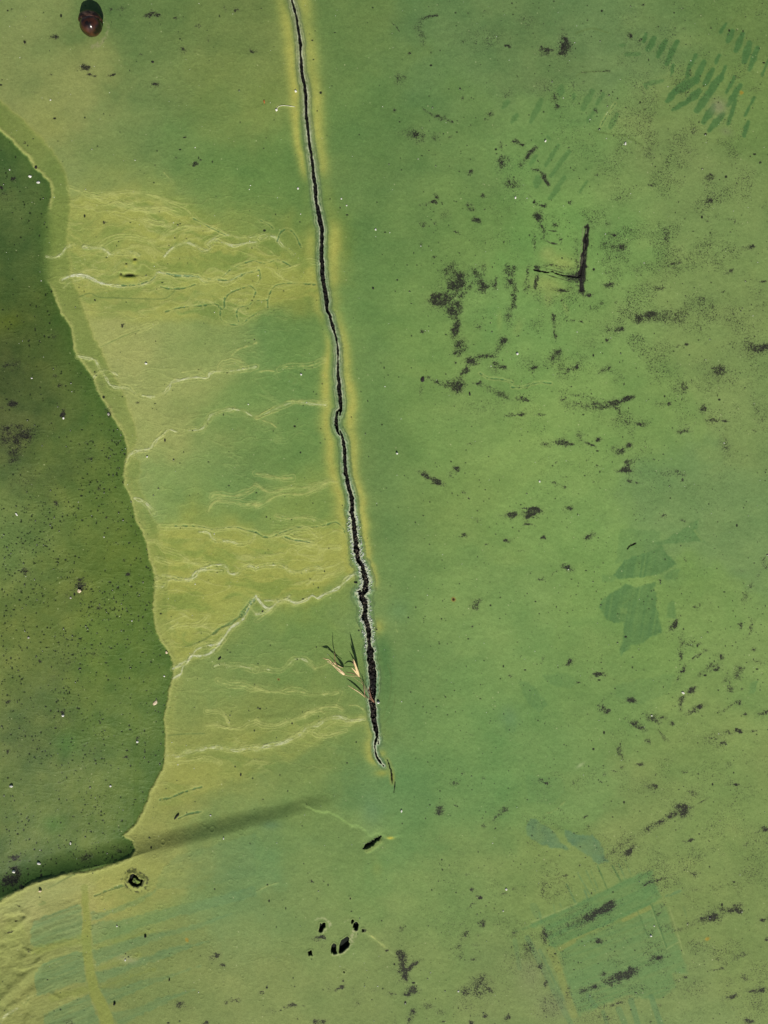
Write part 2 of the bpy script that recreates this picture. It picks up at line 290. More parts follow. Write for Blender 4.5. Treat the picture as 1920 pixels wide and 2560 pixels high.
# ---------------------------------------------------------------- traced streaks: kind, width(z), points per tile
pale, yel, teal, grey = (204, 208, 176), (182, 188, 118), (62, 104, 66), (96, 118, 66)
STR = [
 (T00,'w',9,[(370,1659),(400,1640),(425,1605),(450,1590),(480,1585)]),
 (T00,'w',12,[(540,1600),(600,1605),(660,1610),(690,1630),(720,1648),(760,1636),(850,1636),(900,1655)]),
 (T00,'w',9,[(1060,1659),(1120,1600),(1200,1570),(1250,1585),(1300,1612),(1340,1620),(1362,1600),(1345,1575),(1400,1550),(1450,1570),(1520,1590),(1600,1570),(1659,1565)]),
 (T00,'w',6,[(1340,1575),(1400,1535),(1480,1520),(1560,1540),(1659,1530)]),
 (T00,'y',9,[(450,1215),(550,1250),(620,1265),(700,1255),(850,1245),(950,1255),(1040,1280),(1100,1310),(1200,1350),(1280,1430),(1370,1470),(1450,1510)]),
 (T00,'t',4,[(1250,1410),(1330,1455),(1400,1490),(1460,1520)]),
 (T00,'y',6,[(720,1385),(800,1400),(850,1420),(920,1415),(1000,1440),(1050,1445)]),
 (T00,'y',6,[(740,1280),(800,1320),(900,1345),(1050,1350),(1180,1400)]),
 (T00,'y',6,[(600,1275),(700,1310),(850,1350),(1000,1370)]),
 (T00,'y',6,[(640,1600),(720,1545),(850,1530),(1000,1560),(1080,1510),(1200,1460),(1350,1480)]),
 (T01,'W',16,[(400,155),(440,135),(490,125),(540,125),(600,150),(640,170),(690,184)]),
 (T01,'w',8,[(690,184),(740,190),(800,197),(880,190),(940,175),(990,148),(1015,105),(1060,108),(1150,122),(1220,130),(1280,132),(1325,160),(1400,150),(1440,165),(1490,155),(1560,120),(1659,85)]),
 (T01,'w',7,[(410,205),(450,170),(500,155),(540,140)]),
 (T01,'w',8,[(300,0),(340,10),(380,0)]),
 (T01,'t',9,[(790,188),(870,185),(940,165),(985,145),(1010,110)]),
 (T01,'t',9,[(1075,108),(1130,122),(1230,128),(1310,136)]),
 (T01,'t',6,[(1320,140),(1400,150),(1500,150),(1580,112),(1659,95)]),
 (T01,'t',6,[(1040,195),(1110,210),(1200,200),(1260,180)]),
 (T01,'t',7,[(1070,358),(1140,335),(1230,322),(1300,318),(1390,305),(1430,340),(1450,330),(1455,270),(1500,230),(1570,205),(1620,190),(1650,215)]),
 (T01,'t',5,[(1425,350),(1430,410),(1490,440),(1560,440),(1610,400),(1659,370)]),
 (T01,'t',5,[(1655,230),(1620,310),(1550,330),(1530,370),(1545,420)]),
 (T01,'t',4,[(1440,130),(1500,80),(1580,45),(1659,20)]),
 (T01,'g',5,[(510,265),(580,240),(640,265),(760,270),(900,275),(1050,275),(1100,250),(1130,220)]),
 (T01,'y',6,[(640,580),(800,510),(900,470),(1010,430)]),
 (T01,'g',3,[(650,590),(800,518),(900,478)]),
 (T01,'w',9,[(500,650),(580,665),(620,680),(645,735)]),
 (T01,'w',9,[(610,785),(650,748),(680,780),(710,830),(750,850),(820,855),(870,885),(930,905),(1000,912),(1060,885),(1090,850),(1110,815),(1170,800),(1250,785),(1340,788),(1355,760),(1400,745),(1500,742),(1600,728),(1659,715)]),
 (T01,'w',6,[(650,748),(700,742),(760,770)]),
 (T01,'y',6,[(1180,750),(1270,735),(1310,755),(1340,785)]),
 (T01,'y',6,[(1410,740),(1430,700),(1490,680),(1540,685),(1590,715)]),
 (T01,'y',5,[(1500,640),(1550,600),(1659,560)]),
 (T01,'w',9,[(815,1335),(840,1290),(880,1265),(960,1250),(985,1230),(1010,1195),(1050,1160)]),
 (T01,'w',7,[(1050,1160),(1090,1125),(1150,1140),(1220,1130),(1300,1122),(1340,1070),(1370,1025),(1440,1000),(1510,990)]),
 (T01,'w',6,[(1510,990),(1580,1005),(1620,1030),(1659,1042)]),
 (T01,'y',6,[(1370,1560),(1400,1545),(1520,1555),(1600,1530),(1659,1495)]),
 (T01,'y',10,[(1350,1650),(1380,1600),(1420,1585),(1480,1590),(1530,1600),(1580,1612),(1659,1608)]),
 (T01,'w',16,[(870,1570),(930,1595),(975,1640),(1000,1670)]),
 (T01,'y',12,[(800,1460),(830,1530),(860,1600)]),
 (T11,'y',7,[(0,752),(60,740),(120,745)]),
 (T11,'y',7,[(150,735),(180,718),(260,710),(350,710),(440,672)]),
 (T11,'w',6,[(0,1045),(60,1020),(120,990),(190,960),(260,945),(340,955),(450,965)]),
 (T11,'y',7,[(240,942),(330,935),(400,945),(460,940)]),
 (T11,'y',6,[(0,1410),(80,1430),(170,1440),(230,1438)]),
 (T11,'y',8,[(0,1480),(50,1515),(100,1530),(200,1505),(300,1500),(400,1490),(470,1460),(530,1465)]),
 (T11,'y',8,[(0,1620),(60,1600),(120,1560),(200,1540),(300,1545),(400,1500),(460,1470)]),
 (T11,'t',6,[(0,95),(20,90),(25,140),(5,180)]),
 (T11,'t',7,[(0,285),(70,280),(90,230),(130,185),(220,172),(300,175),(380,182)]),
 (T11,'t',4,[(75,280),(75,330)]), (T11,'y',8,[(150,110),(170,85),(250,60),(340,30),(400,40)]),
 (T11,'t',5,[(0,30),(60,45),(140,20),(220,60)]), (T11,'y',7,[(130,105),(190,150),(260,170)]),
 (T11,'y',6,[(0,1050),(90,1080),(130,1110)]),
 (T10,'w',13,[(30,1535),(70,1527),(120,1532),(145,1560),(170,1590),(210,1615),(240,1645)]),
 (T10,'t',6,[(135,1560),(160,1500),(200,1482),(235,1500),(265,1540),(290,1600)]),
 (T10,'t',4,[(30,1425),(80,1450),(110,1480)]),
 (T10,'y',6,[(0,1590),(60,1600),(110,1640)]),
 (T02,'y',9,[(1030,95),(1120,97),(1200,95),(1300,100),(1390,120),(1510,102),(1600,127),(1659,140)]),
 (T02,'t',5,[(1120,90),(1200,90),(1300,95),(1390,112),(1510,95),(1600,120),(1659,130)]),
 (T02,'w',7,[(1290,130),(1350,135),(1370,165),(1400,185),(1450,190)]),
 (T02,'w',6,[(1450,190),(1500,195),(1560,205),(1630,190),(1650,150)]),
 (T02,'y',9,[(955,185),(1010,195),(1060,240),(1150,270),(1200,300),(1250,330),(1340,340)]),
 (T02,'y',9,[(1010,300),(1100,330),(1200,325),(1300,350)]),
 (T02,'w',9,[(1010,432),(1060,412),(1120,425),(1180,440),(1240,440),(1250,405),(1300,372),(1380,345),(1440,345),(1470,370),(1485,398),(1530,400),(1570,365),(1610,350),(1659,362)]),
 (T02,'w',6,[(1005,480),(1050,487),(1080,450),(1140,435),(1250,430),(1290,385),(1350,375),(1440,380)]),
 (T02,'W',12,[(1659,545),(1625,590),(1600,640),(1570,700),(1500,745),(1465,790),(1440,830),(1400,860)]),
 (T02,'W',8,[(1400,860),(1330,870),(1270,895),(1230,950),(1190,975),(1150,1000),(1115,1020)]),
 (T02,'W',8,[(1440,830),(1400,880),(1350,920),(1290,935),(1240,935),(1210,980),(1180,1010),(1170,1050),(1120,1082)]),
 (T02,'w',7,[(1659,660),(1620,625),(1600,600)]),
 (T02,'w',7,[(1240,930),(1200,990),(1140,1010)]),
 (T02,'t',30,[(1640,570),(1600,620),(1560,670)]), (T02,'t',14,[(1560,670),(1500,720),(1430,750),(1380,790)]),
 (T02,'g',5,[(1180,880),(1300,840),(1420,760),(1560,670)]),
 (T02,'y',7,[(1060,730),(1130,700),(1200,670)]), (T02,'y',7,[(1110,760),(1180,740),(1250,735),(1300,720),(1350,670)]),
 (T02,'y',9,[(1040,800),(1090,760),(1150,720)]),
 (T02,'w',6,[(1390,1000),(1430,988),(1480,1000),(1550,1000),(1659,1022)]),
 (T02,'y',6,[(1410,1095),(1450,1112),(1500,1125),(1570,1128),(1620,1145),(1659,1150)]),
 (T02,'y',5,[(1340,1290),(1400,1292),(1450,1320),(1480,1380)]),
 (T02,'y',7,[(1330,1390),(1400,1385),(1480,1405),(1570,1405),(1600,1385),(1659,1362)]),
 (T02,'w',15,[(1080,1585),(1120,1578),(1150,1588),(1210,1560),(1290,1545),(1380,1530),(1450,1540),(1520,1550),(1590,1540),(1659,1530)]),
 (T02,'y',8,[(1080,1630),(1200,1620),(1330,1600),(1420,1630)]),
 (T02,'g',6,[(1090,1452),(1200,1442),(1320,1440)]),
 (T12,'t',9,[(0,130),(50,160),(100,160),(160,135),(240,105),(300,95)]),
 (T12,'t',5,[(300,95),(380,95),(450,85),(515,65),(560,100),(590,170)]),
 (T12,'y',7,[(100,172),(160,145),(240,115),(300,108),(340,112),(380,150),(400,165)]),
 (T12,'w',6,[(180,165),(230,185),(300,195),(370,190)]), (T12,'t',4,[(185,160),(240,180),(300,188),(360,200)]),
 (T12,'y',6,[(130,30),(200,45),(280,35),(360,45),(430,80)]),
 (T12,'y',6,[(420,165),(470,140),(520,120),(560,140)]),
 (T12,'w',10,[(0,365),(50,350),(110,345),(170,350),(220,385),(290,390),(350,370),(420,365)]),
 (T12,'y',8,[(420,365),(500,350),(550,325)]),
 (T12,'y',6,[(250,250),(320,220),(420,240),(540,230)]), (T12,'y',6,[(330,470),(400,420),(500,400),(560,370)]),
 (T12,'W',8,[(0,550),(25,585),(50,610),(80,625),(115,605),(130,590),(165,572),(210,572),(250,590),(310,578),(340,560),(365,543),(400,560),(440,535),(520,500),(570,460),(620,415),(645,402)]),
 (T12,'w',11,[(0,662),(60,650),(100,625),(130,595),(160,575),(210,570)]),
 (T12,'w',6,[(60,575),(120,575),(180,568),(215,545)]),
 (T12,'y',7,[(0,702),(80,650),(170,585),(250,600),(330,560)]),
 (T12,'w',6,[(560,470),(570,435),(600,418),(640,400)]),
 (T12,'w',7,[(0,1025),(60,1020),(150,1030),(200,1000),(250,955),(310,955),(350,985),(380,1015)]),
 (T12,'y',6,[(380,1015),(430,1000),(470,980)]),
 (T12,'y',6,[(0,1145),(70,1165),(140,1165),(200,1165),(280,1165),(350,1182),(450,1180),(530,1170)]),
 (T12,'y',6,[(320,1340),(318,1310),(345,1292),(400,1300),(415,1290),(445,1305)]),
 (T12,'w',22,[(0,1540),(80,1520),(160,1505),(230,1470),(280,1445)]),
 (T12,'w',14,[(280,1445),(340,1395),(400,1380),(460,1340),(540,1330),(620,1350),(700,1342)]),
 (T12,'y',8,[(0,1365),(60,1388),(140,1385),(200,1360),(300,1330),(420,1270),(520,1262),(560,1280)]),
 (T12,'y',7,[(380,1430),(430,1450),(520,1430),(580,1415)]),
 (T12,'y',7,[(440,1405),(520,1360),(600,1370),(680,1330)]),
 (T12,'y',6,[(520,1250),(545,1200),(560,1165)]), (T12,'y',5,[(600,1250),(660,1255),(705,1290)]),
 (T12,'g',3,[(850,990),(868,1030),(876,1080),(874,1160),(855,1240),(820,1330)]),
 (T12,'g',3,[(903,1180),(893,1260),(860,1330),(810,1390)]),
 (T12,'t',6,[(665,690),(670,740),(690,780),(700,850)]),
 (T12,'y',4,[(905,710),(905,750),(915,775)]),
 (T21,'t',7,[(0,850),(60,850),(120,835),(180,818),(250,825)]),
 (T20,'g',8,[(420,210),(470,190),(530,180),(600,200),(630,208)]), (T20,'g',8,[(420,490),(460,465),(540,460),(620,458)]),
 (T20,'g',9,[(540,845),(600,860),(680,870),(740,880),(790,905),(850,940)]),
 (T13,'y',8,[(720,1065),(770,1110),(830,1165)]),
 (T03,'t',9,[(1030,215),(1100,200),(1180,165),(1300,130)]), (T03,'t',9,[(1150,335),(1220,305),(1300,290)]),
 (T03,'t',13,[(610,832),(700,795),(800,760)]),
 (T03,'w',8,[(150,1530),(185,1490),(230,1475)]), (T03,'w',10,[(0,1640),(40,1600),(110,1560)]),
 (T03,'y',6,[(150,1290),(200,1280),(260,1258)]), (T03,'g',10,[(250,890),(290,880),(270,870)]),
 (T03,'g',7,[(310,780),(370,750),(430,715),(480,690)]),
 (T20,'t',3,[(580,810),(620,740),(670,668)]), (T20,'g',3,[(1370,115),(1300,240)]), (T20,'g',3,[(1470,90),(1400,190)]),
 (T23,'y',5,[(200,300),(260,285),(330,230),(380,180)]), (T13,'y',5,[(0,800),(80,760),(150,740)]),
 (T11,'t',4,[(1450,760),(1500,790),(1590,800),(1659,820)]),
 (T00,'y',3,[(1060,1115),(1110,1170)]), (T10,'y',3,[(133,715),(140,690),(180,686),(250,692)]),
]
for f, kind, wd, pts in STR:
    P = f(smooth(pts, 4)); wd = wd / 2.592
    s, D = line_sd(P, 26 + wd)
    amp = 5 if kind != 'g' else 2
    D = D + F1[s] * amp
    g = fbm(X[s], Y[s], 14, 41, 2)
    strong = kind == 'W'; kind = kind.lower()
    right = P[len(P) // 2][0] > np.interp(P[len(P) // 2][1], cyy, cxx)
    if kind in 'wy' and not right and sum(math.dist(a[:2], b[:2]) for a, b in zip(P[:-1], P[1:])) > 70:
        for q in range(3):
            off = 2 + 15 * np.clip(fbm(X[s], Y[s], 70, 130 + q, 3) - .3, 0, 1)
            st_ = np.exp(-((D - off) / .9) ** 2) * ss(fbm(X[s], Y[s], 40, 140 + q, 2), .42, .62)
            lay(s, st_, yel, .5); H[s] += st_ * .35
    if kind == 'w':
        lay(s, np.exp(-(D / (wd * 1.0 + 3)) ** 2) * .45, yel, .7)
        vis = ss(fbm(X[s], Y[s], 34, 42, 3), .3, .62)
        for q, (off, kk) in enumerate(((0, .75), (1, .5), (-1, .42))[:3 if wd > 3 else 2]):
            Dq = np.abs(D + off * (wd * .35 + .8) + (vn(X[s], Y[s], 19, 43 + q) - .5) * (2.2 + wd * .9))
            st_ = np.exp(-(Dq / (.75 + wd * .09)) ** 2) * np.clip(vis + .25 * (q == 0), 0, 1) * (.55 + .6 * G1[s])
            lay(s, st_, pale, kk); H[s] += st_ * .55
        lay(s, np.exp(-(D / (wd * .5)) ** 2) * ss(G1[s], .45, .7) * ss(g, .45, .6), pale, .35 if wd > 3.4 else .12)
        if strong: lay(s, np.exp(-((D + (vn(X[s], Y[s], 12, 47) - .5) * 3) / (1.2 + wd * .14)) ** 2) * (.55 + .6 * G1[s]), (210, 214, 196), .85)
        k2 = np.exp(-((D - wd * .6 - 2) / 1.3) ** 2) * (G1[s] > .55)
        lay(s, k2, grey, .4)
    elif kind == 'y':
        lay(s, np.exp(-(D / (wd * .22 + .9)) ** 2) * (.2 + .9 * ss(g, .25, .6)), yel, .28 if right else .7); H[s] += np.exp(-(D / 1.6) ** 2) * .35
        lay(s, np.exp(-(D / (wd + 7)) ** 2), yel, .0 if right else .12)
    elif kind == 't':
        m = ss(-(D - wd * .5), -1.2, 1.2) * ss(G1[s] * .6 + g * .5, .3, .5)
        lay(s, m, teal, .6 if wd < 5 else .45); H[s] -= m * .8
        lay(s, np.exp(-((D - wd * .5 - 2.2) / 1.7) ** 2), yel, .35)
    else:
        lay(s, np.exp(-(D / (wd * .5 + .7)) ** 2), grey, .55)

# ---------------------------------------------------------------- teal paint marks (polygons)
def patch(pts, k, col=(86, 130, 84), soft=3.0, wob=9, streak=None):
    s, D = poly_sd(pts, 24)
    D = D + F1[s] * wob
    m = ss(-D, -soft, soft)
    tx = fbm(X[s], Y[s], 26, 51, 4)
    if streak:
        a = math.radians(streak); u = X[s] * math.cos(a) + Y[s] * math.sin(a); v = -X[s] * math.sin(a) + Y[s] * math.cos(a)
        tx = .45 * tx + .55 * vn(u, v, 130, 52, 5)
    lay(s, m * (.42 + 1.05 * tx), col, k)
BARS = [(870,215,855,270,30),(925,245,880,320,45),(995,265,945,365,45),(1070,270,1000,415,40),(1045,420,1030,490,20),(1390,150,1350,210,24),(1430,200,1400,265,45),(1495,220,1450,330,45),
 (1540,280,1505,400,50),(1590,310,1540,450,40),(1659,390,1620,490,18),(1190,355,1130,480,30),(1245,400,1190,520,45),(1190,520,1060,590,70),(1060,590,1010,650,50),(1340,360,1320,410,30),
 (1300,450,1250,540,45),(1385,430,1350,500,25),(1350,500,1280,600,56),(1210,590,1150,650,56),(1150,650,1040,710,35),(1280,600,1200,720,56),(1440,500,1390,600,28),(1480,550,1400,680,42),
 (1310,690,1240,790,50),(1450,650,1400,800,32),(1370,740,1280,840,46),(1570,630,1510,750,20),(1530,790,1500,880,35),(1150,480,1120,520,16)]
FAINT = [(320,560,310,610,50),(520,590,460,700,46),(540,700,490,790,26),(590,610,550,670,35),(190,650,120,790,44),(680,740,640,820,45),(400,610,400,640,26),(300,940,220,1070,34),(370,980,250,1140,36),
 (340,1150,250,1280,40),(490,1170,440,1240,18),(30,750,0,790,40),(740,350,830,350,30),(700,290,730,290,26),(860,545,980,520,28),(860,560,880,570,20),(160,1010,120,1060,30),(230,880,250,900,20),(170,1150,160,1200,50),(-30,660,-60,700,40)]
for L, k in ((BARS, .85), (FAINT, .5)):
    for b in L:
        p = T20([(b[0], b[1], b[4] * .72), ((b[0] + b[2]) / 2, (b[1] + b[3]) / 2, b[4]), (b[2], b[3], b[4] * .66)])
        s, D = line_sd(p, 30); D = D + F1[s] * 6
        lay(s, ss(-D, -2.6, 2.6) * (.82 + .3 * fbm(X[s], Y[s], 18, 54, 3)), (76, 116, 66), k * 1.05)
for p, k in (([(930,200),(1000,180),(1100,120),(1150,80),(1210,50),(1200,110),(1225,170),(1260,200),(1180,190),(1090,200),(950,210)], .7),
             ([(740,310),(830,280),(930,240),(970,220),(1070,340),(960,400),(850,420),(690,435),(660,410)], .9),
             ([(700,110),(960,120),(970,215),(930,250),(740,315),(680,330)], .35),
             ([(970,430),(1030,380),(1100,370),(1060,440),(1000,440)], .5), ([(590,410),(700,410),(690,440),(580,460)], .35),
             ([(740,465),(800,490),(930,455),(940,620),(970,780),(880,820),(860,850),(800,870),(780,860),(765,880),(710,930),(700,890),(730,800),(720,720),(680,720),(620,700),(570,620),(590,560),(680,510)], .85),
             ([(1010,590),(1050,570),(1062,690),(1000,685)], .55), ([(40,1090),(110,1100),(240,1250),(170,1300),(90,1220)], .45),
             ([(200,1060),(360,1040),(430,1100),(380,1150),(250,1120)], .3), ([(1540,1110),(1590,1100),(1580,1160),(1535,1180)], .6), ([(-40,1340),(40,1350),(30,1420),(-40,1440)], .4),
             ([(660,1120),(950,1060),(1060,1050),(1000,1180),(820,1250),(680,1200)], .22)):
    patch(T22(p), k, (92, 130, 78), 3, 9, 100)
patch(T22([(730,590),(790,545),(740,590),(715,600)]), .5, (122, 152, 88), 2, 3); patch(T22([(700,620),(750,630),(750,660),(705,660)]), .5, (122, 152, 88), 2, 3)
patch(T22([(1170,115),(1190,110),(1240,190),(1225,190)]), .6, (132, 158, 96), 2, 3)
for p, k in (([(90,390),(120,340),(150,330),(200,370),(250,390),(300,460),(370,530),(280,520),(170,490),(100,440)], .6),
             ([(345,400),(440,440),(520,430),(570,480),(600,570),(625,605),(560,620),(480,560),(390,500),(345,450)], .7)):
    patch(T23(p), k, (94, 130, 98))
patch(T23([(90,50),(330,70),(340,160),(250,240),(100,220)]), .3, (100, 138, 84))
olive = (138, 150, 84)
patch(T23([(20,1060),(130,1010),(400,890),(620,780),(720,720),(910,660),(910,700),(975,835),(900,880),(720,970),(550,1050),(400,1110),(250,1170),(220,1090),(200,1020)]), .8, (100, 138, 84), 5, 9, 155)
patch(T23([(300,1180),(550,1060),(800,950),(960,880),(1000,900),(1060,1100),(1140,1330),(1040,1330),(1050,1420),(980,1480),(900,1500),(750,1470),(600,1530),(440,1600),(380,1480),(330,1280)]), .8, (108, 142, 88), 6, 12, 160)
for b, k, c in (((100,1100,380,1659,34),.45,0),((180,1180,330,1500,22),.5,0),((770,1500,820,1680,38),.6,0),((690,1560,740,1680,40),.5,0),((900,1480,970,1680,36),.6,0),((590,1580,620,1680,26),.45,0),
                ((490,1470,540,1540,30),.5,0),((250,1180,300,1300,52),.6,1),((300,1300,400,1600,44),.6,1),((310,1175,400,1120,30),.7,1),((400,1110,560,1040,9),.7,1),((720,985,890,905,26),.8,1),
                ((1020,905,1110,1200,9),.5,2),((905,885,1000,1160,9),.6,3),((812,925,885,1100,9),.5,3),((900,905,990,1160,4),.5,2),((1000,1170,1085,1120,6),.5,2),((130,1000,420,880,9),.5,2),
                ((355,755,410,870,13),.6,0),((470,790,492,850,12),.7,0),((425,680,510,830,8),.6,0),((480,665,540,800,7),.5,0),((510,660,560,790,7),.5,0),((555,635,620,790,8),.7,3),((650,635,706,735,9),.7,3),((690,620,735,720,6),.5,0),((735,600,770,690,6),.4,0),
                ((180,940,190,1000,14),.4,0),((270,890,280,940,8),.4,0),((310,880,320,900,8),.4,0),((1000,830,1090,795,18),.6,0),((1110,900,1130,960,10),.3,0),((940,780,975,830,10),.3,1),((1000,840,1040,800,8),.5,1),
                ((140,900,170,960,50),.25,0),((20,1120,50,1300,30),.3,0)):
    s, D = line_sd(T23([(b[0], b[1], b[4]), (b[2], b[3], b[4])]), 20); D = D + F1[s] * 3
    lay(s, ss(-D, -1.6, 1.6), [(98, 134, 90), olive, (156, 172, 112), (82, 118, 70)][c], k)
# brushed blocks at the lower left
tl = (98, 136, 96)
for p, k in (([(215,1000),(350,940),(500,880),(525,900),(530,1000),(520,1110),(380,1135),(230,1170),(190,1150),(200,1040)], .78),
             ([(240,1300),(350,1240),(500,1190),(540,1210),(545,1300),(550,1390),(400,1430),(330,1470),(230,1480),(215,1380)], .78),
             ([(280,1610),(400,1540),(570,1475),(600,1540),(640,1640),(660,1720),(290,1720)], .78),
             ([(580,940),(700,930),(870,860),(1000,790),(1040,780),(900,880),(590,1000)], .6), ([(585,1030),(640,1000),(780,990),(1000,930),(1300,850),(1659,760),(1659,830),(1200,950),(900,1040),(600,1155)], .6),
             ([(590,1190),(900,1100),(1200,1030),(1500,940),(1300,1030),(1100,1090),(900,1160),(620,1290)], .65), ([(610,1330),(800,1290),(1050,1180),(1350,1120),(1150,1200),(900,1290),(800,1330),(640,1410)], .7),
             ([(640,1440),(780,1430),(900,1380),(1100,1340),(1300,1280),(1000,1400),(850,1470),(700,1545)], .6), ([(720,1590),(900,1560),(1000,1500),(1270,1435),(1100,1510),(900,1610),(770,1690)], .6),
             ([(1150,560),(1659,420),(1659,700),(1200,780),(1000,790),(1060,640)], .3)):
    patch(T03(p), k * .6, tl, 3.2, 10, 159)
patch(T13([(0,440),(150,560),(200,760),(60,780),(0,790)]), .3, (98, 140, 92), 20, 20)
s, D = line_sd(T03(smooth([(545,780,46),(552,900,44),(560,1000,46),(555,1120,58),(565,1250,56),(590,1380,60),(615,1470,70),(660,1560,80),(690,1659,84),(720,1800,84)], 3)), 20)
lay(s, ss(-(D + F1[s] * 7), -3, 3), (142, 152, 76), .75)
for b in ((220,1190,540,1110,50),(330,1500,600,1430,46),(640,1310,900,1215,18),(620,1170,1000,1050,14),(660,1425,1000,1305,14)):
    s, D = line_sd(T03([(b[0], b[1], b[4]), (b[2], b[3], b[4])]), 30); lay(s, ss(-(D + F1[s] * 12), -5, 5), (136, 148, 74), .5)
# wash patches and pale scuffs
def soft_blob(f, cx, cy, rx, ry, ang, col, k, thr=None):
    p = f([(cx, cy)])[0]; rx /= 2.592; ry /= 2.592
    r = max(rx, ry) * 2.1; s = win(p[0] - r, p[0] + r, p[1] - r, p[1] + r)
    a = math.radians(ang); x = X[s] - p[0] + W1[s] * rx * .6; y = Y[s] - p[1] + W2[s] * ry * .6
    u = (x * math.cos(a) + y * math.sin(a)) / rx; v = (-x * math.sin(a) + y * math.cos(a)) / ry
    m = np.exp(-(u * u + v * v))
    if thr is not None: m = m * (G1[s] > thr)
    lay(s, m, col, k)
for a in ((T21,330,40,110,60,10,(152,168,96),.8),(T21,230,190,120,60,10,(152,168,96),.75),(T21,230,280,30,50,0,(150,164,98),.5),(T21,345,330,16,50,-20,(150,168,100),.5),(T21,40,470,30,60,20,(146,164,96),.4),
          (T20,230,1640,50,50,0,(152,166,100),.6),(T11,1580,420,18,70,0,(140,164,92),.5),(T12,790,750,42,48,0,(166,170,88),.8),(T13,820,30,50,24,0,(158,160,76),.7),(T13,885,62,14,30,0,(170,162,72),.6),
          (T12,815,1565,26,24,0,(160,164,80),.7),(T13,870,455,22,10,0,(186,172,62),.85),(T13,790,640,40,60,0,(140,150,78),.4),(T13,740,290,70,110,0,(98,134,104),.35),(T13,100,370,60,30,0,(80,116,92),.4),
          (T12,930,650,70,90,20,(108,148,104),.35),(T12,760,1580,30,40,0,(172,168,78),.5),(T12,790,1500,30,60,-15,(140,170,130),.35),(T12,1640,1330,60,70,0,(100,136,100),.4),
          (T20,1340,690,50,50,-30,(138,140,112),.75),(T20,1390,850,40,24,20,(128,138,104),.5),(T20,190,560,70,60,0,(122,138,92),.35),(T22,440,1640,30,10,-35,(176,188,150),.6),(T23,1160,610,50,30,0,(146,164,96),.5),
          (T03,100,900,170,40,-20,(172,180,118),.5),(T03,420,800,160,50,-14,(158,168,108),.55),(T03,330,760,150,24,-14,(136,148,100),.4),(T03,90,1080,70,110,20,(158,168,96),.55),(T03,820,1250,60,24,10,(170,172,140),.6),
          (T03,870,1030,400,60,-22,(112,148,84),.3),(T00,600,1000,260,120,0,(104,130,70),.2),(T00,300,800,160,120,30,(160,166,92),.35),(T00,580,200,20,20,0,(150,160,84),.5),
          (T02,40,200,120,120,0,(92,124,70),.4),(T02,430,1500,90,80,0,(74,124,60),.4),(T03,330,390,70,60,0,(70,116,52),.5),(T01,60,430,90,60,0,(104,118,36),.4),(T22,700,1180,70,60,0,(104,142,88),.2),
          (T21,900,400,400,200,0,(124,148,92),.25),(T21,1500,500,250,200,0,(128,144,90),.3),(T23,120,1330,90,140,0,(134,140,104),.45),(T23,260,1540,100,90,0,(132,138,104),.45),(T20,1200,1100,300,260,0,(124,142,90),.3)):
    soft_blob(*a)
for cx, cy, rr, wd, a0, a1, kk in ((262,68,44,12,-60,60,.7),(262,68,38,14,20,110,.6)):
    pass
scuff = [(T00,[(625,20,10),(665,90,14),(690,150,18),(690,210,26),(650,270,34),(600,300,22)],(150,152,116),.62,.35),
         (T13,[(385,985,8),(420,972,10),(455,985,10),(480,1010,10),(478,1030,8)],(186,190,150),.7,.3),(T13,[(400,1050,10),(430,1062,12),(455,1045,12)],(180,184,146),.6,.4),
         (T13,[(640,1050,26),(635,1085,40),(610,1130,34),(590,1170,18),(550,1205,14),(500,1215,10)],(186,186,150),.62,.35),(T13,[(575,1000,5),(605,982,5)],(176,188,140),.6,.1),
         (T03,[(790,700,8),(810,675,8),(860,668,8),(900,685,8),(930,720,8),(915,765,8)],(98,110,62),.6,.55)]
for f, p, c, k, th in scuff:
    s, D = line_sd(f(smooth(p, 3)), 20); D = D + F1[s] * 9
    lay(s, ss(-D, -3, 3) * (.25 + .75 * (G1[s] > th)), c, k)

# ---------------------------------------------------------------- dark dirt smudges made of specks
DEN = np.zeros(X.shape, np.float32)
def sm(f, L):
    for q in L:
        cx, cy, rx, ry = q[:4]; a = math.radians(q[5] if len(q) > 5 else 0); d = q[4] if len(q) > 4 else .7
        (px, py), = f([(cx, cy)]); rx = rx * 1.1 / 2.592; ry = ry * 1.1 / 2.592
        r = max(rx, ry) * 2.0 + 4; s = win(px - r, px + r, py - r, py + r)
        x = X[s] - px + F1[s] * 13 + W1[s] * rx * .7; y = Y[s] - py + F2[s] * 10 + W2[s] * ry * .7
        u = (x * math.cos(a) + y * math.sin(a)) / rx; v = (-x * math.sin(a) + y * math.cos(a)) / ry
        DEN[s] = 1 - (1 - DEN[s]) * (1 - np.clip(d * 1.1 * np.exp(-(u * u + v * v) ** 1.1 * .95), 0, .97))
def stk(f, L):
    for pts in L:
        P = f([p[:3] for p in pts]); ds = [p[3] for p in pts]
        for i in range(len(P) - 1):
            a, b = P[i], P[i + 1]; pad = max(a[2], b[2]) + 4
            s = win(min(a[0], b[0]) - pad, max(a[0], b[0]) + pad, min(a[1], b[1]) - pad, max(a[1], b[1]) + pad)
            d, t = seg_d(X[s], Y[s], a, b)
            wd = (a[2] + (b[2] - a[2]) * t) / 2 * (.75 + .9 * (W1[s] + .5)); d = d + F1[s] * 5
            DEN[s] = np.maximum(DEN[s], (ds[i] + (ds[i + 1] - ds[i]) * t) * np.exp(-(np.clip(d, 0, 99) / wd) ** 2.4))
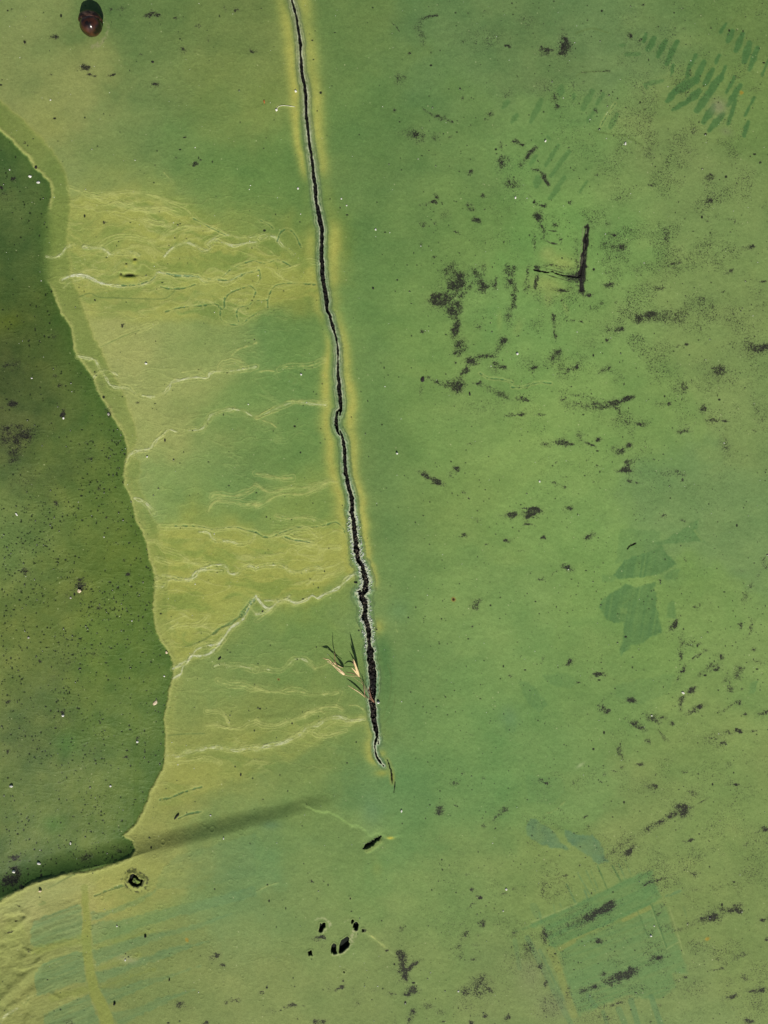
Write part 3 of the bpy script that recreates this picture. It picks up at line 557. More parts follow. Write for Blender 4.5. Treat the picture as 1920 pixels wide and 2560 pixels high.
sm(T20, [(340,290,45,52,.9),(335,220,22,40,.5),(205,330,42,28,.7),(260,322,30,12,.5),(90,130,60,45,.3),(765,237,14,16,.8),(830,262,8,10,.8),(200,1328,38,10,.8),(170,1405,24,38,.85),(280,1455,20,10,.5),(1290,1143,22,15,.85),(1265,1155,35,10,.4),(1287,1300,22,18,.9),
 (712,1600,26,18,.85),(660,1608,24,18,.7),(600,1590,40,40,.3),(660,1528,14,10,.7),(1560,1605,18,15,.9),(1520,1608,40,12,.4),(560,1130,12,10,.7),(905,1200,14,12,.6),(1410,1418,14,10,.8),(1440,1445,14,16,.4),(1275,1437,12,8,.7),(30,1190,34,28,.5),(270,650,20,40,.5),(285,690,12,14,.7),
 (848,30,10,8,.7),(1185,850,16,20,.5),(890,980,40,40,.35),(1000,1540,20,50,.4),(370,1310,12,14,.6),(318,1552,12,14,.8),(550,715,10,12,.6),(405,545,18,18,.5),(468,530,12,8,.6),(1150,470,16,20,.4),(210,560,80,60,.22),(310,345,40,14,.5),(145,1600,10,60,.5),(420,1600,18,60,.5),
 (620,1440,30,30,.3),(500,1545,20,16,.3),(850,1240,10,10,.4),(1105,185,14,8,.5),(1285,180,8,8,.6),(1570,575,60,14,.25),(370,955,12,6,.6),(1610,1050,10,6,.7),(860,605,12,8,.5)])
stk(T20, [[(10,915,22,.8),(70,940,26,.85)],[(60,1065,30,.5),(110,1000,36,.7),(155,955,26,.85)],[(130,1095,16,.5),(180,1100,18,.7),(205,1140,28,.85),(238,1192,20,.98)],[(195,1460,16,.7),(212,1510,26,.7),(205,1550,10,.6)],
 [(235,1488,4,.7),(290,1496,5,.8)],[(210,1552,4,.7),(280,1578,5,.7),(315,1580,6,.7),(325,1555,5,.6)],[(450,470,10,.4),(540,460,12,.5),(630,458,14,.7)],[(110,1260,8,.4),(170,1320,10,.5)],[(20,905,14,.8),(50,925,10,.8)]])
sm(T10, [(1040,880,44,42,.75),(960,860,50,30,.3),(935,515,34,38,.45),(1385,1122,22,18,.85),(1168,1270,18,16,.75),(1395,1358,22,12,.95),(1385,1325,14,12,.7),(1425,1430,20,20,.95),(1480,1268,14,12,.8),(1075,1450,22,22,.5),(1610,1050,40,40,.7),(1305,1505,16,14,.7),
 (1340,645,16,10,.9),(1630,300,20,8,.8),(1240,0,16,8,.95),(1160,1450,20,14,.6),(1155,1310,16,12,.95),(995,352,9,8,.8),(1590,950,14,30,.5),(1520,740,20,16,.6),(1495,775,14,10,.6),(1160,890,30,30,.4),(1255,890,14,10,.5),(1630,600,30,30,.4),(1210,770,20,14,.8),
 (1075,1595,8,20,.5),(890,710,14,12,.6),(1500,80,26,12,.4),(1380,230,180,70,.17),(1500,280,160,60,.2),(1640,1170,20,50,.4),(1490,1355,8,10,.7),(1630,1355,14,10,.4),(1220,1400,40,40,.22)])
stk(T10, [[(1090,710,14,.5),(1150,750,20,.55),(1210,768,26,.8),(1270,792,14,.8)],[(880,155,6,.5),(905,175,12,.8),(928,208,8,.9)],[(1170,106,20,.75),(1120,110,18,.55),(1070,125,26,.42)],[(1065,130,40,.38),(1045,190,44,.42),(1080,250,50,.5),(1085,290,40,.5)],[(1065,1330,22,.5),(1110,1318,14,.4),(1160,1305,20,.9)]])
sm(T11, [(1260,90,34,34,.7),(1310,150,46,40,.8),(1300,220,44,46,.85),(1380,200,30,30,.5),(1200,290,56,40,.95),(1150,265,20,20,.7),(1280,340,46,40,.9),(1270,385,30,20,.9),(1305,440,24,40,.6),(1285,500,22,44,.85),(1320,580,38,38,.8),(1300,635,26,28,.7),
 (1400,690,46,24,.9),(1500,650,50,12,.7),(1450,655,20,14,.5),(1360,745,46,16,.8,-50),(1300,840,46,38,.98),(1250,830,50,20,.7),(1150,810,60,14,.7,22),(1070,860,14,50,.4),(1440,110,60,50,.4),(1480,200,42,40,.75),(1555,185,18,50,.6),(1460,60,30,16,.4),(1640,90,34,36,.8),(1640,170,26,40,.7),(1640,380,24,60,.5),
 (1600,560,28,30,.7),(1565,620,18,40,.4),(1585,720,36,16,.95,20),(1545,725,30,40,.5),(1080,490,18,8,.9),(1300,690,12,6,.9),(1430,825,22,12,.7),(1175,1465,34,18,.98,20),(1120,1430,60,20,.75,25),(1050,1405,30,12,.5,20),(1300,1378,22,18,.8),(1270,1410,30,20,.4,-30),(1550,890,100,16,.5,28),
 (1640,1030,20,12,.5),(1385,1218,16,5,.8),(1380,1565,10,5,.9),(1350,1530,20,12,.5),(1150,5,16,6,.7),(1280,140,80,120,.3),(1200,290,100,60,.3),(1440,460,30,30,.35),(1410,1000,200,60,.14),(1480,150,60,80,.2)])
sm(T21, [(635,185,44,20,.6),(815,95,26,26,.55),(1045,48,16,12,.9),(1080,45,14,10,.7),(1410,105,34,12,.85,-25),(1630,165,18,10,.9),(905,375,38,18,.98),(890,400,50,24,.7),(820,400,30,30,.7),(1030,390,90,50,.35),(690,475,30,12,.85),(660,450,80,60,.4),(740,340,60,60,.35),(268,400,12,22,.8),(272,450,14,30,.8),(280,510,8,30,.6),
 (290,625,30,20,.9),(270,680,40,24,.5,-55),(410,718,30,14,.97,-25),(370,740,12,8,.7),(605,738,34,17,.97,-30),(570,755,24,12,.5,-30),(618,545,16,12,.9),(140,725,18,9,.9),(450,425,16,8,.9),(392,422,18,6,.7),(1130,578,16,8,.95),(1070,585,40,5,.4),(1645,592,40,20,1),(1580,600,50,24,.6),(1500,600,110,50,.3),(1335,750,28,22,1),
 (1340,750,40,34,.5),(1250,720,60,50,.25),(1100,850,60,40,.4),(325,925,20,14,.98),(90,935,20,10,.98),(45,925,34,12,.7),(55,1028,24,12,.97),(15,1035,30,6,.7),(185,1028,22,9,.97),(1020,958,11,9,.95),(960,955,30,16,.3),(1243,992,20,18,.95),(1243,1000,40,30,.3),(1375,1068,18,8,.95),(1320,1068,50,10,.6),
 (1115,1140,36,10,.85),(1110,1115,40,30,.3),(825,1085,36,16,.65),(335,1212,46,20,1),(385,1220,24,9,.95),(225,1225,36,18,.6),(557,1187,22,14,.97),(500,1222,40,8,.85,25),(760,1225,26,14,.9),(685,1262,40,24,.75),(755,1350,34,28,.7),(738,1393,30,18,1),(700,1390,20,8,.7),(768,1468,14,12,1),(827,1470,18,6,.95),(1045,1405,60,20,.5),
 (1110,1415,22,12,.8),(1105,1458,11,9,.95),(345,1497,16,10,.9),(290,1475,40,10,.35,20),(1600,1010,50,90,.35),(1380,1230,36,50,.4),(1565,1130,14,8,.9),(150,1645,40,18,.98),(75,1632,20,6,.9),(370,1640,26,16,.9),(505,248,22,12,.8),(575,310,16,8,.8),(670,297,10,7,.8),(440,1160,22,40,.4),(300,220,40,16,.5),(340,225,30,10,.5),(230,200,20,30,.2),
 (470,60,16,90,.55),(425,90,12,70,.75),(430,150,40,22,.75),(455,210,16,40,.8),(100,130,10,60,.65),(90,200,16,30,.5),(158,160,10,40,.9),(150,205,8,14,.9),(165,70,16,16,.95),(350,80,90,14,.35,12),(380,140,60,16,.6,12),(20,240,14,60,.6),(10,300,14,60,.5),(400,130,30,12,.7),(260,60,60,8,.4),(770,1130,20,60,.3),(720,1060,80,40,.25),(340,790,60,40,.2),(120,700,70,60,.2),
 (300,700,60,60,.2),(500,560,80,60,.25),(1350,780,90,50,.2),(1280,300,150,100,.15),(1450,400,150,90,.17),(1600,300,60,80,.2),(725,828,8,8,.6),(1220,475,8,8,.6),(1640,1405,6,6,.9),(920,1315,8,6,.7),(1380,230,14,8,.5),(550,1357,14,8,.5),(290,1335,10,6,.6),(940,210,30,10,.5),(975,210,10,8,.6)])
stk(T21, [[(340,960,50,.3),(470,965,56,.5),(580,968,48,.75),(660,950,40,1),(730,930,30,1),(790,912,18,1)],[(600,975,30,.7),(700,990,14,.5),(690,1030,8,.6)],[(380,900,16,.35),(600,930,20,.35)]])
sm(T12, [(1440,580,26,20,.9),(1415,615,20,22,.6),(1395,640,10,30,.25),(1347,153,22,10,.85),(1625,187,28,10,.95),(1640,20,40,16,.6),(1440,50,20,12,.4),(1648,1060,14,14,.95),(1402,745,9,8,.95),(1490,215,8,5,.8),(1395,1443,14,9,.4),(780,760,12,8,.5),(1590,1350,12,8,.3)])
sm(T22, [(15,20,26,22,.98),(110,82,34,10,.85),(125,10,50,20,.98),(100,40,30,20,.7),(210,165,14,16,.8),(185,212,8,6,.6),(495,162,24,20,.7),(530,140,14,20,.4),(365,365,20,18,.98),(340,355,34,12,.6),(185,437,18,9,.6),(265,400,30,6,.6,-30),(1122,310,13,13,.8),(955,438,12,9,.85),(1052,740,18,44,.98,28),
 (1095,830,14,40,.55),(1090,920,14,50,.55),(1150,850,60,30,.4,-30),(1105,1020,12,34,.9,28),(1075,1080,16,40,.35,30),(1210,930,70,12,.75,-32),(1220,850,14,8,.7),(1325,1008,34,18,1),(1290,1000,30,20,.6),(1355,945,18,26,.7),(1475,1020,22,24,.9),(1450,1060,30,30,.5),(1395,1090,20,40,.5),(1410,1150,30,20,.5),(1162,1158,32,20,1,-35),
 (1105,1215,24,22,.6),(1190,1280,60,18,.65,-28),(1215,1265,20,14,.85),(1470,1235,22,18,.85),(1400,1262,50,9,.6,-30),(1490,1140,14,12,.7),(552,1055,26,15,.95,-10),(520,1082,20,8,.5),(605,1055,20,16,.35),(378,975,20,15,.97,-30),(355,995,18,8,.5),(205,950,8,18,.7),(185,980,8,10,.4),(580,1260,18,28,.8),(605,1290,22,14,.8),(597,1210,10,10,.5),
 (765,1212,26,18,.8),(765,1225,34,10,.5),(785,1368,22,12,.95),(830,1390,50,22,.6,35),(905,1330,36,22,.7),(950,1360,24,16,.6),(985,1330,24,10,.6),(1040,1368,20,12,.8),(1465,1418,30,15,1),(1400,1430,18,12,.85),(1330,1460,60,30,.4),(1370,1490,20,12,.6),(1572,1420,24,9,.8),(1545,485,14,30,.6,20),(1510,560,18,50,.4,20),(1640,330,22,44,.6),(1600,400,20,40,.35),
 (1562,885,15,13,.9),(1510,1308,10,7,.98),(1645,1290,14,9,.9),(1610,1300,24,8,.5),(695,1540,18,24,.5),(880,1480,22,20,.5),(710,1590,34,10,.5,50),(1110,55,20,8,.8),(990,25,16,12,.7),(1475,730,10,22,.7),(1550,740,10,40,.6,10),(1535,800,10,24,.5,30),(430,1107,13,6,.8),(835,1635,30,14,.6),(1000,1470,40,14,.4,45),(960,1430,30,10,.35,45),
 (1190,615,16,8,.5),(1225,595,14,6,.5),(1280,590,8,6,.4),(720,1650,14,8,.7),(1090,1260,14,30,.5),(1500,380,40,20,.25),(50,255,24,5,.6),(545,355,22,5,.5),(730,1330,14,8,.4),(1540,1600,60,40,.15),(1240,1040,70,16,.4,-30),(860,1020,14,8,.5),(780,945,7,5,.7),(1595,965,60,20,.3),(1240,1500,100,50,.15),(1000,1600,80,40,.2),(1390,1640,30,16,.3)])
sm(T23, [(1100,262,40,36,1),(1090,280,60,34,.6),(1180,170,50,30,.3),(770,535,36,16,.85,-50),(785,505,20,16,.6),(1155,465,20,9,.97),(1120,475,30,5,.5),(1640,395,18,12,.98),(1600,415,30,8,.5,-25),(560,935,50,22,.8,-18),(650,885,38,26,1,-15),(610,905,30,26,.9),(480,975,50,20,.6,-20),(380,1020,60,18,.45,-15),(565,1120,28,14,.85),(540,1130,30,8,.4),(945,1225,26,10,.95),
 (910,1235,20,12,.5),(790,1310,34,22,1),(735,1335,60,26,.95,-18),(650,1375,60,28,.7,-12),(590,1330,24,18,.5),(545,1415,22,16,.8),(480,1440,50,16,.5,-10),(690,1520,32,9,.97,-22),(650,1535,20,6,.6),(1290,965,32,18,1),(1250,970,60,20,.6,-8),(1180,1000,50,20,.4,-15),(1090,1045,50,16,.35),(1475,915,24,28,1),(1410,920,50,16,.7),(1460,890,30,10,.7),(1620,1432,24,13,.98),(1560,1445,40,6,.5),
 (1430,1472,26,12,.97,-20),(1395,1490,16,9,.5),(1550,1645,28,14,1),(1525,1635,10,8,.9),(1648,1110,16,11,.97),(1450,105,13,9,.95),(1395,95,28,18,.5),(205,1065,24,40,.7),(210,1110,16,30,.6),(100,1170,30,60,.5),(15,1075,16,16,.7),(205,795,12,44,.4),(960,722,40,8,.85,-18),(875,752,26,8,.8,-20),(925,118,16,14,.7),(890,130,36,24,.35),(1180,690,26,22,.6),(1120,25,16,10,.9),
 (965,890,30,10,.6,-40),(960,935,26,6,.5,-30),(220,1390,22,22,.6),(370,1460,18,50,.5),(1505,1350,26,26,.45),(1355,1298,22,6,.9),(1300,1302,16,5,.7),(1480,1210,30,14,.6,-30),(250,1550,80,80,.3),(225,98,20,7,.9),(190,80,12,12,.5),(470,315,20,8,.6,-30),(600,245,8,20,.3),(720,560,40,20,.25),(1520,500,40,16,.3,-20),(1160,1640,14,8,.3),(1620,990,14,10,.9),(1640,990,60,40,.2),
 (1280,955,60,40,.25),(1125,1350,12,9,.8),(1540,1440,60,16,.3),(1310,1195,20,14,.4),(950,1535,14,8,.6),(905,1640,12,8,.8),(1180,780,50,14,.3),(580,92,12,7,.7),(660,25,16,8,.6),(600,40,14,14,.4),(550,1620,60,30,.2),(1500,680,40,20,.15),(1400,1380,60,30,.2),(1600,1500,60,60,.2),(1200,1280,60,30,.15),(180,1280,20,20,.5),(390,100,12,14,.4),(1095,385,24,8,.35,-20),(880,740,40,10,.4,-20),
 (350,700,10,12,.5),(20,785,20,8,.5),(1040,1030,20,30,.35),(1620,1250,10,6,.5)])
stk(T23, [[(600,580,24,.4),(680,520,30,.3),(800,440,36,.4),(900,385,40,.6),(1000,325,46,.75),(1070,280,44,.9)],[(1150,262,8,.9),(1210,225,7,.8),(1280,185,6,.6)],[(1290,1305,5,.6),(1370,1298,6,.8)]])
sm(T13, [(1195,268,28,26,.9),(1195,290,14,12,.8),(1605,272,24,14,.95,-15),(1550,320,44,10,.5,-40),(1480,372,13,12,.8),(1448,842,16,16,.98),(1405,885,40,6,.6,-40),(1465,1018,22,24,.7),(1350,1095,46,16,.6,-45),(1310,1160,20,24,.4),(1330,1225,16,20,.3),(1415,1248,34,12,.5,-15),(935,1215,30,26,.9),(955,1260,26,40,.85),(970,1320,34,36,.55),(1025,1278,34,10,.9,-35),(1000,1300,20,14,.6),
 (975,1355,22,24,.6),(1010,1435,34,22,.97),(980,1465,26,12,.7),(930,1330,50,60,.25),(1470,1380,50,34,.6),(1430,1440,80,50,.4),(1510,1440,18,14,.8),(1350,1450,22,26,.5),(1410,1390,20,14,.5),(1020,1580,20,22,.7),(1000,1620,24,30,.6),(415,1650,40,18,1),(240,1538,26,13,.9),(200,1555,30,10,.5),(545,1425,34,11,.95,-25),(425,1100,24,14,.95),(385,1110,28,14,.6),(440,1155,16,20,.4),(692,1058,14,10,.95),(845,1190,16,7,.9),
 (32,1460,20,16,.5,-40),(360,735,15,9,.6),(440,735,10,7,.5),(1400,785,16,12,.7),(1395,1650,18,12,.98),(1630,1615,22,13,.95,-40),(1488,1615,18,14,.7),(645,1530,24,22,.35),(1290,95,26,14,.45),(870,1465,30,10,.4),(1200,1580,30,20,.45),(1210,1645,10,10,.8),(1343,35,9,8,.8),(1465,70,14,10,.35),(1298,238,13,8,.7),(1430,1150,50,9,.3),(1440,1090,14,8,.6),(940,1050,18,14,.45),(1370,690,20,12,.35),(1610,820,20,14,.4),
 (1380,1500,200,60,.13),(100,1580,60,20,.22),(310,1550,16,10,.5),(470,1430,30,30,.25),(560,1380,10,8,.7),(770,1440,50,20,.18),(650,1480,60,50,.12),(1120,1540,40,18,.4),(900,1640,12,30,.25),(1480,1590,50,30,.2),(1360,1550,60,40,.15)])
sm(T03, [(1408,1210,22,18,.9),(1370,1232,24,12,.6),(1445,1275,17,14,.9),(1168,1532,24,20,.9),(1200,1560,60,20,.2),(1330,1650,22,10,.98),(85,600,38,18,.9),(55,745,55,30,.97),(95,700,20,24,.8),(70,672,22,14,.8),(135,775,14,12,.98),(550,590,50,40,.5),(780,540,50,24,.45),(1525,1510,30,14,.5),(1470,1525,16,14,.5),(440,1650,36,16,.4),(185,1190,14,10,.6),(60,1070,34,8,.5,-20),(15,755,20,24,1)])
sm(T00, [(992,75,14,14,.95),(960,98,20,10,.85),(1025,95,18,10,.85),(990,95,50,16,.4),(358,222,16,14,.95),(335,240,26,10,.5),(548,432,20,16,1),(540,440,34,20,.4),(578,475,14,9,.9),(605,485,12,8,.8),(1005,548,24,10,.97),(1010,560,40,14,.4),(1190,322,16,14,.7),(1535,65,15,12,.97),(1465,60,14,16,.4),(90,1155,13,16,.98),(162,925,12,9,.85),(1268,1058,18,8,.95),(1250,1068,24,8,.5),(12,1215,9,12,.9),(715,480,26,9,.5),
 (735,475,8,6,.8),(1640,330,22,8,.8),(155,270,9,12,.95),(1140,115,14,9,.7),(1280,170,16,12,.4),(712,52,10,7,.8),(1350,250,10,24,.5),(1195,890,12,8,.7),(1135,1018,14,9,.6),(680,1440,10,6,.7),(325,477,12,6,.7),(915,350,12,8,.6),(1290,1035,7,6,.95),(780,50,30,20,.3),(30,1270,50,40,.4),(210,590,24,8,.3),(1185,320,24,24,.25)])
sm(T01, [(82,958,22,14,.95),(82,958,40,22,.3),(408,1030,16,18,1),(408,1005,20,18,.5),(22,712,18,13,.9),(90,710,70,40,.35),(100,1120,110,24,.5),(120,1190,140,60,.45),(160,1170,60,20,.4),(80,1270,40,50,.6),(70,1335,30,18,.7),(50,1180,60,60,.3),(380,838,14,16,.6),(350,780,20,14,.4),(645,1512,14,12,.9),(690,1010,30,30,.4,50),(700,1032,8,12,.9),(885,950,12,9,.85),(798,448,10,14,.6),(570,1310,26,8,.5),(5,980,12,10,.6),
 (150,1470,150,80,.2),(420,1380,100,60,.12),(350,520,30,30,.3),(640,860,30,40,.3),(430,1270,14,12,.4),(165,1640,16,12,.6),(350,1600,14,12,.6)])
sm(T02, [(505,450,50,18,.75),(515,480,30,18,.9),(490,520,70,34,.3),(400,1308,13,13,1),(880,1470,13,13,1),(630,625,16,14,.95),(828,408,13,11,1),(805,318,9,9,.9),(28,1235,20,13,.85),(150,380,24,20,.5),(145,400,50,40,.2),(645,1370,6,14,.8),(540,1515,12,8,.8),(120,1522,12,8,.6),(420,550,24,24,.3),(250,970,8,8,.9),(475,838,10,7,.7),(40,1560,8,14,.8),(680,35,12,6,.9),(185,1230,60,60,.12),(400,1350,130,80,.2),(420,980,50,40,.25),(620,910,60,30,.3),
 (340,1080,60,60,.2),(150,1480,150,80,.15),(805,1600,16,8,.8)])
# regional scatter of dirt
reg = np.exp(-(((X - 1560) / 420) ** 2 + ((Y - 760) / 380) ** 2)) * .16 + np.exp(-(((X - 1750) / 300) ** 2 + ((Y - 300) / 300) ** 2)) * .10 + np.exp(-(((X - 1600) / 600) ** 2 + ((Y - 2300) / 420) ** 2)) * .13
reg += np.exp(-(((X - 100) / 160) ** 2 + ((Y - 1300) / 420) ** 2)) * .05 + ss(X, 1150, 1500) * .03
cl = ss(fbm(X, Y, 46, 61, 3), .42, .72)
DEN2 = np.clip(reg * (.45 + 2.6 * cl) * (.5 + CLP), 0, .55)
DENc = np.clip(DEN * (.62 + .62 * ss(CLP, .3, .66)), 0, .87)
SOIL = 1 - (1 - np.clip(DENc, 0, .98) ** 1.12) * (1 - DEN2 * .68)
lay(np.s_[:, :], DENc * .5, (96, 98, 76), .4)

# ---------------------------------------------------------------- small pits and specks; dark dots also paint in shadows of grains
GLINT = []
def dots(n, dens, rlo, rhi, col, k, dep, rim=0.0, box=(0, 1920, 0, 2560)):
    c = 0
    while c < n:
        x = rng.uniform(box[0], box[1]); y = rng.uniform(box[2], box[3])
        if rng.random() > dens(x, y): continue
        c += 1
        r = rlo + (rhi - rlo) * rng.random() ** 3
        s = win(x - r * 3, x + r * 3, y - r * 3, y + r * 3)
        a = rng.uniform(.7, 1.4)
        d = np.hypot((X[s] - x) * a, (Y[s] - y) / a)
        m = ss(-d, -r - .8, -r + .8)
        lay(s, m, col, k)
        if r > 1.6 and rng.random() < .3: GLINT.append((x, y + r * .9, r * .5))  # pale grain placed below the dot as its sunlit glint
        if dep: H[s] += -dep * m + rim * np.exp(-((d - r * 1.5) / (r * .5)) ** 2)
def wet_at(x, y):
    return float(WETM[min(np.searchsorted(ys, y), NY - 1), min(np.searchsorted(xs, x), NX - 1)])
cn = np.random.default_rng(5).random((40, 40))
def clus(x, y): return .15 + .85 * cn[int(y / 66) % 40, int(x / 66) % 40] ** 2
dots(1900, lambda x, y: wet_at(x, y) * clus(x, y) * (1.0 if y > 1100 else .35), 1.1, 2.7, (30, 40, 20), .85, .5, 0, (0, 440, 300, 2240))
dots(620, lambda x, y: 1 - .5 * wet_at(x, y), 1.1, 2.4, (44, 56, 34), .85, .3, 0)
dots(260, lambda x, y: clus(x, y), 1.4, 3.4, (30, 34, 26), .95, .4, 0)
dots(1500, lambda x, y: clus(x, y), .8, 1.7, (40, 44, 30), .9, 0, 0, (1050, 1920, 0, 2560))
dots(700, lambda x, y: 1.0, .8, 1.4, (196, 200, 160), .8, 0)
def ring(x, y, r, a=.5):
    s = win(x - r - 6, x + r + 6, y - r - 6, y + r + 6)
    d = np.hypot(X[s] - x, Y[s] - y) + F1[s] * 3
    H[s] += a * np.exp(-((d - r) / 1.5) ** 2) - a * .5 * (d < r)
for i in range(120):
    ring(rng.uniform(180, 620), rng.uniform(2060, 2520), rng.uniform(3, 7), rng.uniform(.25, .6))
for i in range(110):
    ring(rng.uniform(300, 1250), rng.uniform(60, 2500), rng.uniform(3, 7), rng.uniform(.15, .4))
for x, y, r in ((675,1065,10),(845,1128,7),(585,1042,6),(960,1040,7),(620,965,7),(640,1042,4),(785,462,5),(870,460,4),(963,460,5),(1055,483,7),(960,785,6),(660,845,6),(905,590,4),(1090,625,4),(825,1420,6),(880,1215,6)):
    (px, py), = T03([(x, y)]); ring(px, py, r * .8, .8)
for cx, cy, c1 in ((1280,567,1),(145,1087,1)):
    (px, py), = T12([(cx, cy)]); s = win(px - 14, px + 14, py - 14, py + 14); d = np.hypot(X[s] - px, Y[s] - py) + F1[s] * 4
    rr = 1 if cx > 1000 else .6
    lay(s, ss(-d, -8 * rr, -3 * rr), (150, 110, 50), .7); lay(s, ss(-d, -4 * rr, -2 * rr), (44, 28, 16), .95)
for f, cx, cy in ((T23,1262,1105),(T03,1210,1108),(T20,1490,600)):
    (px, py), = f([(cx, cy)]); s = win(px - 14, px + 14, py - 14, py + 14); d = np.hypot(X[s] - px, Y[s] - py) + F1[s] * 12
    lay(s, ss(-d, -7, -1), (176, 142, 50), .7)

# ---------------------------------------------------------------- relief: undulation, ledge, folds
H += (fbm(X, Y, 420, 71, 3) - .5) * 16 + (fbm(X, Y, 70, 72, 4) - .5) * 2.4 + (fbm(X, Y, 14, 73, 3) - .5) * .7 + (fbm(X, Y, 5.5, 74, 2) - .5) * .45
wr = 1 - ss(np.abs(fbm(X + W1 * 40, Y + W2 * 40, 44, 77, 3, sy=20) - .5), 0, .05)
H += wr * .26 * ss(fbm(X, Y, 130, 78, 2), .45, .6) * ss(-(X - XC), 20, 90)
inx = (X > -600) & (X < 2600)
lx = np.array([-2000, -300, 0, 60, 150, 230, 330, 420, 520, 600, 700, 765, 900]); ly = np.array([2900, 2360, 2241, 2214, 2185, 2168, 2138, 2110, 2082, 2062, 2040, 2019, 1990])
LY = np.interp(xs, lx, ly)[None, :] + W1 * 8 - 2
dep = np.interp(xs, [-3000, 0, 330, 345, 420, 600, 770, 860], [20, 20, 19, 17, 17, 15, 9, 0])[None, :]
wdt = np.interp(xs, [0, 330, 420, 800], [52, 48, 34, 28])[None, :]
q0 = np.clip((Y - LY + wdt) / (wdt * 1.12), 0, 1); mixq = np.interp(xs, [0, 340, 430], [1, 1, 0])[None, :]
q = (q0 ** 1.75) * mixq + ss(Y - LY, -wdt, wdt * .6) * (1 - mixq)
decay = np.exp(-np.clip(LY - Y, 0, 4000) / 520)
H += -dep * (1 - q) * decay
def bump(f, pts, hgt, wd, n=3):
    s, D = line_sd(f(smooth(pts, n)), wd * 4, 0); H[s] += hgt * np.exp(-(D / wd) ** 2)
def step(f, pts, hgt, wd, reach):
    """ground just above the line (in the picture) stands lower by hgt"""
    P = smooth(f(pts), 3); xx = [p[0] for p in P]; yy = [p[1] for p in P]
    s = win(min(xx) - 40, max(xx) + 40, min(yy) - reach * 3, max(yy) + reach * 3)
    c = np.interp(X[s], xx, yy) + F1[s] * 8
    e = ss(X[s], min(xx) - 20, min(xx) + 25) * ss(-X[s], -max(xx) - 20, -max(xx) + 25)
    t = Y[s] - c
    H[s] += hgt * ss(t, -wd, wd) * np.exp(-np.clip(t, 0, 999) / reach) * e
step(T13, [(310,240),(360,262),(400,282),(480,288),(540,320),(600,368),(650,378),(700,402),(740,445)], -4.2, 5, 60)
step(T13, [(740,448),(780,432),(830,442),(870,458),(940,440)], -2.5, 5, 40)
step(T13, [(690,1060),(740,1100),(830,1160),(900,1230)], -1.6, 5, 30)
bump(T12, [(40,1340),(200,1330)], .8, 6); bump(T03, [(0,1510),(60,1450),(130,1385),(230,1305),(250,1280)], 3.2, 9)
bump(T03, [(20,1550),(90,1500),(160,1440),(260,1370)], -1.8, 9); bump(T03, [(160,980),(150,1040),(190,1100),(190,1180)], 2.4, 8); bump(T03, [(30,950),(100,930),(170,950),(160,980),(60,1060)], 2.2, 7)
bump(T03, [(200,1195),(150,1180)], 3, 5); bump(T03, [(120,1310),(200,1290),(250,1250)], 1.5, 5); bump(T03, [(330,1470),(380,1500),(385,1520)], 1.6, 5)
s = win(-40, 150, 2230, 2600); H[s] += (fbm(X[s], Y[s], 34, 75, 4) - .5) * 9 * ss(-X[s], -120, -40) * ss(Y[s], 2235, 2270)
s = win(-40, 230, 2250, 2570); H[s] += (fbm(X[s] * .94 - Y[s] * .34 + W1[s] * 30, X[s] * .34 + Y[s] * .94 + W2[s] * 20, 46, 76, 3, sy=8) - .5) * 1.7 * ss(-X[s], -225, -180)
# dents, the sunlit lower lip painted into the colour
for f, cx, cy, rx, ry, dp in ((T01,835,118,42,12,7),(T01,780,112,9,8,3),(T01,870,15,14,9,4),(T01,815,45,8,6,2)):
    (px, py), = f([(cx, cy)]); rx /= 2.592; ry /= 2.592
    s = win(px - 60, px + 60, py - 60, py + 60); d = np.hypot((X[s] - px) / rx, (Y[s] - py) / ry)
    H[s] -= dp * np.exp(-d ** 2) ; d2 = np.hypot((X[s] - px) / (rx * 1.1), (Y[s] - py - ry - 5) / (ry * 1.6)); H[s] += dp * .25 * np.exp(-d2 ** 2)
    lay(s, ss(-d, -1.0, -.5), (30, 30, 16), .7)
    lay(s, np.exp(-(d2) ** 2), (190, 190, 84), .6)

# ---------------------------------------------------------------- gouges, scratches, holes, the crack itself
dark = np.array((20, 17, 15), np.float32)
def groove(P, dp, pad=14, rag=3.0, col=dark, wall=1.6, k=1.0):
    s, D = line_sd(P, pad)
    D = D + F1[s] * rag * 2 + (vn(X[s], Y[s], 3.4, 97) - .5) * rag
    m = ss(-D, -.4, wall)
    H[s] -= dp * m
    lay(s, ss(-D, -.9, .7), col, k)
    return s, D
groove(T21([(145,88,6),(180,96,9),(230,105,10),(262,98,8),(280,108,9),(330,124,10),(390,130,8),(425,136,9),(440,120,8)]), 5, rag=2)
groove([(1465,585,7),(1461,620,8),(1456,660,9),(1449,690,7)], 3, rag=1.6, col=np.array((40,36,34)))
s, D = line_sd([(1470,560,5),(1468,568,10),(1466,600,11),(1462,640,13),(1458,675,16),(1455,705,12),(1453,725,5)], 18); D = D + F1[s] * 9 + (vn(X[s], Y[s], 5, 121, 9) - .5) * 5
str_ = vn(X[s] + Y[s] * .12, Y[s], 1.9, 120, 17)
lay(s, ss(-D, -2.5, 2) * (.95 - .5 * (str_ > .72)), (26, 24, 23), .97)
lay(s, ss(-D, 0, 2) * (str_ > .8), (112, 116, 96), .6); H[s] -= ss(-D, -2, 3) * 1.8 - ss(-D, 0, 3) * str_ * 1.4
s, D = line_sd([(1459,567,2.4),(1456,600,2),(1451,640,2.4),(1448,668,1)], 8); lay(s, ss(-D, -.7, .7), (126, 132, 104), .8)
